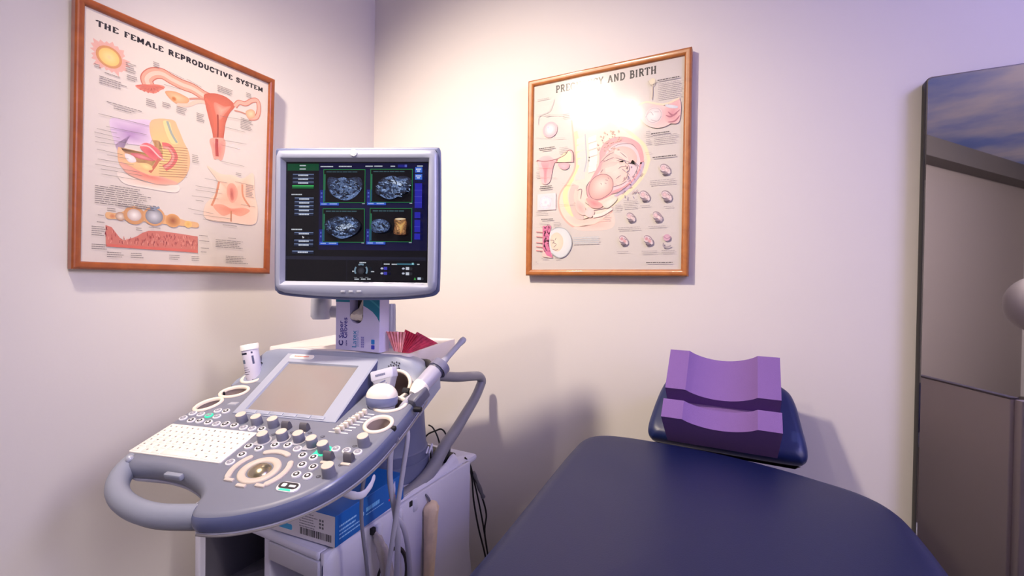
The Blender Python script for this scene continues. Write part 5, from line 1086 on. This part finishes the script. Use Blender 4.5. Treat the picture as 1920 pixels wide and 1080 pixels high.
cable(cp, [kw(.118, .243, -.04), kw(.16, .24, -.06), (.792, -.690, .90), (.788, -.700, .82), (.772, -.715, .66), (.752, -.72, .50), (.735, -.70, .34), (.70, -.66, .24)], .0055, cable_m)
# linear probe behind it
lp = thing('linear_probe', 'pale grey flat-headed ultrasound probe tilted behind the dome-headed probe', 'ultrasound probe', kw(.10, .30, .0))
ldir = Vector(kw(.082, .338, .084)) - Vector(kw(.112, .290, -.01)); lz = ldir.normalized(); lx = Vector((.88, .20, .42)); lx = (lx - lz * lx.dot(lz)).normalized(); ly = lz.cross(lx); LF = frame(kw(.111, .283, -.018), lx, ly, lz)
def rr3(w, d, z, r=.004, dx=0): return [(p[0] + dx, p[1], z) for p in rrect(-w, -d, w, d, min(r, d * .9, w * .9), 4)]
b = MB(); b.loft([rr3(.012, .011, -.02), rr3(.014, .012, .012), rr3(.016, .013, .030), rr3(.024, .0135, .048), rr3(.029, .0135, .058)]); obj('probe_body', b, probe_g, lp, LF, smooth=50)
b = MB(); b.loft([rr3(.030, .0135, .057, .005), rr3(.032, .0135, .060, .005), rr3(.032, .0115, .078, .004), rr3(.0305, .009, .081, .003)]); lhd = obj('probe_head', b, mat('probe_head_pale', (196, 198, 220), .35), lp, LF, smooth=40)
I = Ink(); I.lines(-.016, .066, .012, 1, .01, .005, (120, 124, 160), 0, 5); I.build('head_print', label_m, lhd, LF @ frame((0, -.0134, 0), (1, 0, 0), (0, 0, 1), (0, -1, 0)))
b = MB(); b.tube([(-.014, -.0135, .043), (-.004, -.0145, .050), (.010, -.0145, .053)], .0012, 6); b.tube([(-.010, -.0135, .034), (.0, -.0145, .042), (.013, -.0145, .046)], .0012, 6); obj('grip_ridge', b, probe_b, lp, LF)
cable(lp, [kw(.121, .288, -.03), kw(.165, .20, -.05), kw(.178, .165, -.02), kw(.190, .165, -.035), (.776, -.795, .86), (.762, -.80, .76), (.772, -.79, .62), (.766, -.78, .48), (.74, -.74, .32), (.70, -.68, .22)], .0040, cable2_m)
# endocavity probe in the side clip
ep = thing('endocavity_probe', 'long slim-tipped ultrasound probe lying in the clip beside the instrument tray', 'ultrasound probe', (.80, -.60, 1.03))
e0, e1 = Vector((.7865, -.652, .990)), Vector((.8060, -.505, 1.086)); ez_ = (e1 - e0).normalized(); ex_ = Vector((1, 0, 0)); ex_ = (ex_ - ez_ * ex_.dot(ez_)).normalized(); ey_ = ez_.cross(ex_); EF = frame(e0, ex_, ey_, ez_); EL = (e1 - e0).length
b = MB(); b.lathe([(.010, -.004), (.017, .004), (.0195, .02), (.0205, .05), (.0200, .080), (.019, .095), (.012, .102)], 28); obj('probe_handle', b, mat('probe_handle_grey', (178, 176, 196), .35), ep, EF, smooth=50)
b = MB(); b.lathe([(.012, .098), (.0095, .106), (.0075, .125), (.007, .175), (.0082, .184), (.0088, .192), (.0075, .199), (.003, .202)], 24); obj('probe_shaft', b, mat('probe_shaft_grey', (164, 166, 184), .4), ep, EF, smooth=60)
b = MB(); b.loft([[(p[0], p[1], z) for p in ell(0, 0, r, r, 28)] for r, z in ((.0205, .070), (.0214, .072), (.0214, .074), (.0205, .076))], (False, False)); obj('probe_collar', b, mat('collar_dark', (70, 72, 96), .4), ep, EF, smooth=40)
b = MB(); b.loft([[(p[0], p[1], z) for p in ell(0, 0, r, r, 24)] for r, z in ((.012, -.014), (.016, -.006), (.0202, .008), (.0204, .020))]); obj('probe_boot', b, probe_w, ep, EF, smooth=50)
cable(ep, [EF @ Vector((0, 0, -.016)), EF @ Vector((-.003, 0, -.035)), (.762, -.700, .935), (.760, -.705, .90), (.758, -.71, .80), (.765, -.69, .66), (.752, -.68, .50), (.73, -.66, .34), (.69, -.62, .24)], .0068, cable_m)
# clip that carries it (part of the machine)
b = MB(); b.loft([[EF @ Vector((p[0], p[1], z)) for p in ell(.001, .002, r, r, 24)] for r, z in ((.0222, .076), (.0245, .076), (.0245, .096), (.0222, .096))] + [[EF @ Vector((p[0], p[1], .076)) for p in ell(.001, .002, .0222, .0222, 24)]], (False, False)); CL = obj('probe_clip', b, mat('clip_blue_grey', (120, 120, 146), .4), MACH)
b = MB(); b.box((0, 0, 0), (.028, .030, .050), .006); b2 = frame(e0 + Vector((.010, -.006, -.012)), ex_, ey_, ez_); obj('clip_foot', b, mat('clip_grey', (96, 98, 116), .45), CL, b2)
b = MB(); b.tube([EF @ Vector((-.018, .010, .08)), (.735, -.55, 1.035), (.70, -.53, 1.03)], .012, 10); obj('clip_arm', b, dark_m, CL, smooth=60)

# sleeved plug and cables at the hooks
pl_m = mat('plastic_wrap', (186, 178, 176), .25, spec=.7, bump=.9, scale=120)
b = MB(); b.tube(catmull([(.668, -.668, .632), (.690, -.672, .616), (.702, -.668, .585), (.707, -.660, .54), (.707, -.652, .48), (.702, -.645, .38)], 5, False), [.007] * 4 + [.011] * 4 + [.014] * 5 + [.0155] * 8 + [.015] * 5, 12)
tag(obj('transducer_plug', b, pl_m, None, smooth=50), 'clear-wrapped cable plug hanging from the front cable hook', 'cable plug')
b = MB(); b.tube(catmull([(.664, -.590, .632), (.684, -.590, .624), (.698, -.586, .598), (.704, -.578, .54), (.704, -.57, .46), (.697, -.565, .34)], 6, False), [.0065] * 31, 12)
tag(obj('loose_cable', b, cable_m, None, smooth=60), 'plain lilac-grey cable arching out of the second cable hook', 'cable')
b = MB(); rnd = random.Random(12); RR = []
for i, (z, r) in enumerate(((.618, .006), (.612, .015), (.600, .0205), (.582, .0185), (.545, .018), (.50, .017), (.45, .0155), (.40, .014), (.34, .013))):
    RR.append([((.683 + .0006 * i) + r * (1 + .13 * sin(5 * 2 * pi * k / 20 + i)) * cos(2 * pi * k / 20), -.452 - .0025 * i + r * (1 + .13 * cos(4 * 2 * pi * k / 20 + i)) * sin(2 * pi * k / 20) * 1.15, z + rnd.uniform(-.001, .001)) for k in range(20)])
b.loft(RR)
sl = obj('probe_sleeve', b, mat('sleeve_tan', (232, 208, 178), .55, vary=.25, scale=30, bump=.4), None, smooth=35)
tag(sl, 'tan plastic sleeve hanging from the rearmost cable hook', 'probe sleeve')
b = MB(); b.tube(catmull([(.660, -.462, .640), (.672, -.462, .635), (.677, -.456, .622), (.678, -.453, .608)], 4, False), .0032, 8); obj('sleeve_cord', b, cable2_m, sl, smooth=60)

# black adapter with leads on the rear of the cabinet
ad = thing('power_adapter', 'flat black power adapter with looped lead behind the swivel column', 'power adapter', (.55, -.25, BZ))
AF = frame((.545, -.258, BZ + .012), (cos(radians(-8)), sin(radians(-8)), 0), (-sin(radians(-8)), cos(radians(-8)), 0), (0, 0, 1))
b = MB(); b.box((0, 0, 0), (.15, .05, .022), .004); obj('adapter_body', b, black_m, ad, AF)
b = MB(); b.sphere((.058, .0, .026), .014, 16, 10, (.8, .8, 1.5)); obj('adapter_plug', b, mat('plug_grey', (58, 58, 64), .4), ad, AF)
b = MB(); b.tube(catmull([AF @ Vector(p) for p in ((.056, 0, .04), (.050, 0, .075), (.030, 0, .088), (.005, 0, .078), (-.03, 0, .06), (-.05, 0, .04))], 6, False), .0028, 8); b.tube(catmull([AF @ Vector(p) for p in ((.022, 0, .008), (.024, .0, .03), (.012, 0, .06), (-.01, 0, .085), (-.03, 0, .09))], 6, False), .0026, 8); obj('adapter_lead', b, black_m, ad, smooth=60)
# bundled black leads hanging behind the cabinet
bl = thing('cable_bundle', 'bundle of black leads hanging down the back of the machine cabinet', 'cable bundle', (.66, -.15, .3))
rnd = random.Random(21)
LD = [[(.640, -.225, .66), (.648, -.205, .63), (.655, -.185, .56), (.664, -.160, .46), (.672, -.14, .36), (.678, -.12, .24), (.675, -.10, .02)],
      [(.642, -.215, .65), (.652, -.195, .60), (.668, -.165, .52), (.676, -.140, .44), (.671, -.14, .37), (.684, -.12, .22), (.685, -.1, .02)],
      [(.642, -.205, .64), (.650, -.195, .58), (.652, -.185, .50), (.660, -.165, .40), (.672, -.14, .30), (.680, -.12, .2), (.67, -.09, .02)]]
for pts_ in LD:
    b = MB(); b.tube(catmull([(p[0] + .006, p[1], p[2]) for p in pts_], 6, False), .0030, 8); obj('lead', b, black_m, bl, smooth=60)
b = MB(); b.tube(catmull([(.657, -.19, .60), (.666, -.178, .565), (.675, -.165, .525), (.680, -.158, .505)], 5, False), [.007 + .001 * sin(k) for k in range(16)], 10); obj('lead_wrap', b, mat('wrap_silver', (120, 120, 124), .35, metal=.4, bump=.8, scale=200), bl, smooth=40)

# ------------------------------------------------------------------ examination chair
CH = thing('examination_chair', 'navy blue padded examination chair in the foreground', 'examination chair', (1.41, -1.0, 0))
def cushion(outline, th, rnd_, M, name, parent, m, crown=.012):
    """padded slab with rolled edges; z = 0 is the top rim"""
    xs = [p[0] for p in outline]; ys = [p[1] for p in outline]
    cx, cy, hx, hy = (min(xs) + max(xs)) / 2, (min(ys) + max(ys)) / 2, (max(xs) - min(xs)) / 2, (max(ys) - min(ys)) / 2
    def shr(d_): return [(cx + (p[0] - cx) * (1 - d_ / hx), cy + (p[1] - cy) * (1 - d_ / hy)) for p in outline]
    b = MB(); n = 8; rings = []
    for i in range(n + 1):
        t = pi / 2 * i / n; rings.append([(p[0], p[1], -th + rnd_ - rnd_ * cos(t)) for p in shr(rnd_ * (1 - sin(t)))])
    for i in range(n, -1, -1):
        t = pi / 2 * i / n; rings.append([(p[0], p[1], -rnd_ + rnd_ * cos(t)) for p in shr(rnd_ * (1 - sin(t)))])
    last = shr(rnd_)
    for k in (.9, .75, .55, .35, .15):
        rings.append([(cx + (p[0] - cx) * k, cy + (p[1] - cy) * k, crown * (1 - k * k)) for p in last])
    b.loft(rings); return obj(name, b, m, parent, M, smooth=60)
far = [(1.735, -.405), (1.700, -.362), (1.640, -.332), (1.56, -.300), (1.46, -.272), (1.36, -.258), (1.25, -.254), (1.17, -.258), (1.115, -.275), (1.085, -.32)]
near = [(1.084, -.42), (1.096, -.60), (1.114, -.85), (1.130, -1.12), (1.155, -1.155), (1.25, -1.16), (1.41, -1.16), (1.58, -1.16), (1.72, -1.155), (1.75, -1.12), (1.76, -.85), (1.757, -.60), (1.750, -.47)]
bo_ = [(p.x, p.y) for p in catmull(far + near, 5)]
TOP = .842
cushion(bo_, .10, .042, Matrix.Translation((0, 0, TOP)), 'backrest', CH, vinyl_m, .010)
hs = radians(45); HF = frame((1.4275, -.254, .820), (1, 0, 0), (0, cos(hs), sin(hs)), (0, -sin(hs), cos(hs)))
ho = [(p.x, p.y) for p in catmull([(-.150, .030), (-.180, .036), (-.190, .062), (-.182, .13), (-.168, .195), (-.150, .232), (-.115, .248), (0, .250), (.110, .246), (.150, .228), (.168, .190), (.180, .12), (.188, .060), (.180, .034), (.150, .028), (0, .028)], 5)]
HR = cushion(ho, .055, .024, HF @ Matrix.Translation((0, 0, .0)), 'headrest', CH, mat('headrest_vinyl', (26, 40, 92), .38, bump=.06, scale=420), .006)
b = MB(); b.prism(inset2(ho, .012), [(.004, -.070), (0, -.066), (0, -.052)]); obj('headrest_board', b, black_m, HR, HF)
b = MB(); b.box((1.42, -.33, .765), (.10, .22, .03), .01); b.box((1.42, -.60, .725), (.50, .60, .03), .008); obj('support_frame', b, mat('steel_grey', (90, 92, 100), .4, metal=.5), CH)
so = [(p.x, p.y) for p in catmull([(1.09, -1.185), (1.25, -1.175), (1.58, -1.175), (1.74, -1.185), (1.755, -1.21), (1.75, -1.3), (1.74, -1.44), (1.70, -1.48), (1.42, -1.49), (1.12, -1.48), (1.08, -1.44), (1.07, -1.3), (1.07, -1.21)], 4)]
cushion(so, .10, .04, Matrix.Translation((0, 0, .74)), 'seat', CH, vinyl_m, .008)
b = MB(); b.box((1.42, -1.24, .61), (.5, .42, .05), .01); b.box((1.42, -1.05, .36), (.24, .28, .50), .04); b.box((1.42, -1.0, .06), (.56, .9, .12), .04); obj('pedestal', b, mat('pedestal_white', (206, 206, 210), .4), CH)

# purple foam support with a cross slot, leaning on the headrest
fo = MB(); sl_ = radians(45)
FZ = frame((1.4225, -.3145, .918), (1, 0, 0), (0, cos(sl_), sin(sl_)), (0, -sin(sl_), cos(sl_)))
hw_ = .1325
def fprof(w0, lip, dip, v, h0=0):
    o = [(-w0, v, h0), (-w0 + lip, v, h0)]
    for k in range(1, 16):
        t = k / 16; x = -w0 + lip + (2 * w0 - 2 * lip) * t; o.append((x, v, h0 - dip * (1 - (2 * t - 1) ** 2) ** .85))
    return o + [(w0 - lip, v, h0), (w0, v, h0)]
def strip_f(v0, v1, dip0, dip1, d0, d1):
    """one foam bar: top profile from v0 to v1, bottom depth d0, d1 below"""
    A = fprof(hw_, .058 if False else .050, dip0, v0); B = fprof(hw_, .050, dip1, v1)
    n = len(A)
    return A, B
v_s0, v_s1, v_e = .053, .086, .2125
secs = [(0.0, .030), (v_s0, .030), (v_s1, .032), (v_e, .034)]
bot = lambda v: -.052
A = [fprof(hw_, .050, d_, v) for v, d_ in secs]
fl = -.062                                                   # slot floor
VV = [[fo.v(p) for p in a] for a in A]; n = len(A[0])
for i in range(n - 1):
    fo.f([VV[0][i], VV[0][i + 1], VV[1][i + 1], VV[1][i]]); fo.f([VV[2][i], VV[2][i + 1], VV[3][i + 1], VV[3][i]])
S1 = [fo.v((p[0], v_s0, fl)) for p in A[1]]; S2 = [fo.v((p[0], v_s1 + .0, fl)) for p in A[2]]
# front foot drops straight down on the backrest
fz = lambda y, z: FZ.inverted() @ Vector((1.4225, y, z))
q0 = fz(-.3150, .8535); q1 = fz(-.235, .840)
FB = [fo.v((p[0] * .965, .0, -.122)) for p in A[0]]; BB = [fo.v((p[0], v_e, -.106)) for p in A[3]]; MBm = [fo.v((p[0], v_s1, -.112)) for p in A[3]]
for i in range(n - 1):
    fo.f([VV[1][i], VV[1][i + 1], S1[i + 1], S1[i]]); fo.f([S1[i], S1[i + 1], S2[i + 1], S2[i]]); fo.f([S2[i], S2[i + 1], VV[2][i + 1], VV[2][i]])
    fo.f([VV[0][i], VV[0][i + 1], FB[i + 1], FB[i]]); fo.f([VV[3][i], VV[3][i + 1], BB[i + 1], BB[i]]); fo.f([FB[i], FB[i + 1], MBm[i + 1], MBm[i]]); fo.f([MBm[i], MBm[i + 1], BB[i + 1], BB[i]])
for e_ in (0, n - 1):
    fo.f([VV[0][e_], VV[1][e_], S1[e_], S2[e_], VV[2][e_], VV[3][e_], BB[e_], MBm[e_], FB[e_]])
tag(obj('foam_support', fo, foam_m, None, FZ, smooth=22), 'purple foam head support with a curved hollow and cross slot on the chair headrest', 'foam cushion')

# ------------------------------------------------------------------ mirror and what it shows
MR = thing('wall_mirror', 'tall dark-edged mirror on the right of the back wall', 'mirror', (2.4, -.02, .9))
mx0, mx1, mz0, mz1 = 1.862, 2.95, .12, 1.772
b = MB(); FM = frame((0, 0, 0), (1, 0, 0), (0, 0, 1), (0, -1, 0)); b.prism(rrect(mx0, mz0, mx1, mz1, .012, 4), [(.002, .002), (0, .004), (0, .030), (.0015, .0325)], (True, False)); obj('mirror_edge', b, mat('edge_black', (16, 15, 16), .35), MR, FM)
b = MB(); b.prism(rrect(mx0 + .0014, mz0 + .0014, mx1 - .0014, mz1 - .0014, .011, 4), [(0, .022), (0, .0325), (.0025, .0331)]); obj('mirror_glass', b, mat('silvered_glass', (176, 172, 174), .015, metal=1.0), MR, FM, smooth=0)

sky = mat('sky_panel', (120, 150, 210), .6); nt = sky.node_tree; bs = nt.nodes['Principled BSDF']
tc = nt.nodes.new('ShaderNodeTexCoord'); no = nt.nodes.new('ShaderNodeTexNoise'); no.inputs['Scale'].default_value = 1.1; no.inputs['Detail'].default_value = 6; no.inputs['Roughness'].default_value = .55
rp = nt.nodes.new('ShaderNodeValToRGB'); rp.color_ramp.elements[0].position = .40; rp.color_ramp.elements[1].position = .62
rp.color_ramp.elements[0].color = lin((104, 120, 186)) + (1,); rp.color_ramp.elements[1].color = lin((182, 172, 188)) + (1,)
nt.links.new(tc.outputs['Object'], no.inputs['Vector']); nt.links.new(no.outputs['Fac'], rp.inputs['Fac']); nt.links.new(rp.outputs['Color'], bs.inputs['Base Color']); nt.links.new(rp.outputs['Color'], bs.inputs['Emission Color']); bs.inputs['Emission Strength'].default_value = 0.4  # the print also emits its own colours, an added glow
o = Vector((2.56, -3.34, 0)) + n_ * -.0
d2 = d
pn = MB(); P = [o - d * .9, o + d * 3.4, o + d * 3.4 - n_ * -.155, o - d * .9 - n_ * -.155]
P = [o + n_ * 0 - d * .8, o + d * 2.6, o + d * 2.6 - n_ * 1.6, o - d * .8 - n_ * 1.6]
pn.loft([[(p.x, p.y, RZ - .012) for p in P], [(p.x, p.y, RZ - .001) for p in P]])
tag(obj('ceiling_sky_panel', pn, sky, None, smooth=0), 'ceiling panel printed with blue sky and white clouds, seen in the mirror', 'ceiling panel')

# low cabinet and globe lamp reflected in the mirror
lc = thing('privacy_screen', 'low plain taupe screen reflected at the bottom of the mirror', 'screen', (2.2, -.8, 0))
a_, e_ = Vector((2.067, -.79)), Vector((2.198, -.49)); t_ = (e_ - a_).normalized(); nn_ = Vector((t_.y, -t_.x))
LCF = frame((e_.x, e_.y, 0), (-t_.x, -t_.y, 0), (nn_.x, nn_.y, 0), (0, 0, 1))
taupe = mat('screen_taupe', (222, 210, 204), .6); rail_m = mat('screen_rail', (120, 112, 110), .6)
b = MB(); b.box((.40, .012, .4775), (.80, .024, .875), .003); obj('panel', b, taupe, lc, LCF)
b = MB(); b.box((-.0125, .21, .4775), (.024, .40, .875), .003); obj('panel', b, taupe, lc, LCF)
b = MB(); b.box((.40, .012, .917), (.80, .026, .006), .001); obj('top_rail', b, rail_m, lc, LCF)
for x, y in ((.03, .012), (.77, .012), (-.0125, .38)):
    b = MB(); b.box((x, y, .0205), (.04, .04, .041), .004); obj('foot', b, dark_m, lc, LCF)
gl = thing('globe_lamp', 'white globe floor lamp reflected at the right edge of the mirror', 'lamp', (3.02, -2.32, 0))
b = MB(); b.sphere((3.02, -2.32, 1.165), .175, 40, 20); obj('globe', b, mat('opal_glass', (232, 224, 218), .35), gl, smooth=80)
b = MB(); b.tube([(3.02, -2.32, .02), (3.02, -2.32, 1.0)], .012, 12); obj('pole', b, silver_m, gl, smooth=60)
b = MB(); b.M = Matrix.Translation((3.02, -2.32, 0)); b.lathe([(.14, 0), (.14, .012), (.12, .02), (.02, .024)], 32); obj('base', b, silver_m, gl, smooth=40)

# ------------------------------------------------------------------ light
def lamp(name, kind, loc, aim, energy, rgb, **kw_):
    l = bpy.data.lights.new(name, kind); l.energy = energy; l.color = rgb
    for k, v in kw_.items(): setattr(l, k, v)
    o = bpy.data.objects.new(name, l); COL.objects.link(o); o.location = loc
    o.rotation_euler = (Vector(aim) - Vector(loc)).to_track_quat('-Z', 'Y').to_euler(); return o
lamp('warm_spot', 'SPOT', (.56, -1.36, 2.42), (.66, 0, 1.05), 142.0, (1.0, 0.84, 0.67), shadow_soft_size=.055, spot_size=radians(99.0), spot_blend=1.0)
lamp('warm_spot_small', 'SPOT', (.735, -1.70, 2.42), (.95, -.1, .9), 22.0, (1.0, 0.84, 0.67), shadow_soft_size=.03, spot_size=radians(96), spot_blend=1.0)
lamp('blue_fill', 'AREA', (4.1, -2.1, 2.2), (1.5, -.3, 1.5), 14.0, (0.34, 0.32, 1.0), shape='RECTANGLE', size=1.6, size_y=1.4)  # added weak blue fill from the right; no window is built there
lamp('blue_wall_fill', 'AREA', (2.9, -.95, 2.5), (2.1, 0, 1.3), 22.0, (0.34, 0.32, 1.0), shape='RECTANGLE', size=.6, size_y=.6)  # added unseen blue lamp that tints the upper right of the back wall
lamp('room_fill', 'AREA', (3.9, -1.6, 2.5), (3.1, -4.0, 1.3), 200.0, (1.0, 0.9, 0.88), shape='RECTANGLE', size=1.6, size_y=1.2)
w = bpy.data.worlds.new('World'); S.world = w; w.use_nodes = True
w.node_tree.nodes['Background'].inputs[0].default_value = (.30, .28, .42, 1); w.node_tree.nodes['Background'].inputs[1].default_value = .0

# ------------------------------------------------------------------ camera
cd = bpy.data.cameras.new('camera'); cd.sensor_width = 36; cd.lens = 848 / 1920 * 36; cd.clip_start = .02
co = bpy.data.objects.new('camera', cd); COL.objects.link(co)
R = [(0.887916, -0.017346, 0.459678), (0.459808, 0.004187, -0.888009), (0.013479, 0.999841, 0.011694)]
co.matrix_world = Matrix([[*R[0], 1.4755], [*R[1], -1.5000], [*R[2], 1.2500], [0, 0, 0, 1]])
S.camera = co
S.view_settings.view_transform = 'Standard'; S.view_settings.look = 'None'; S.view_settings.exposure = 0.0; S.view_settings.gamma = 1.0
S.cycles.max_bounces = 8; S.cycles.transparent_max_bounces = 12; S.cycles.use_denoising = True
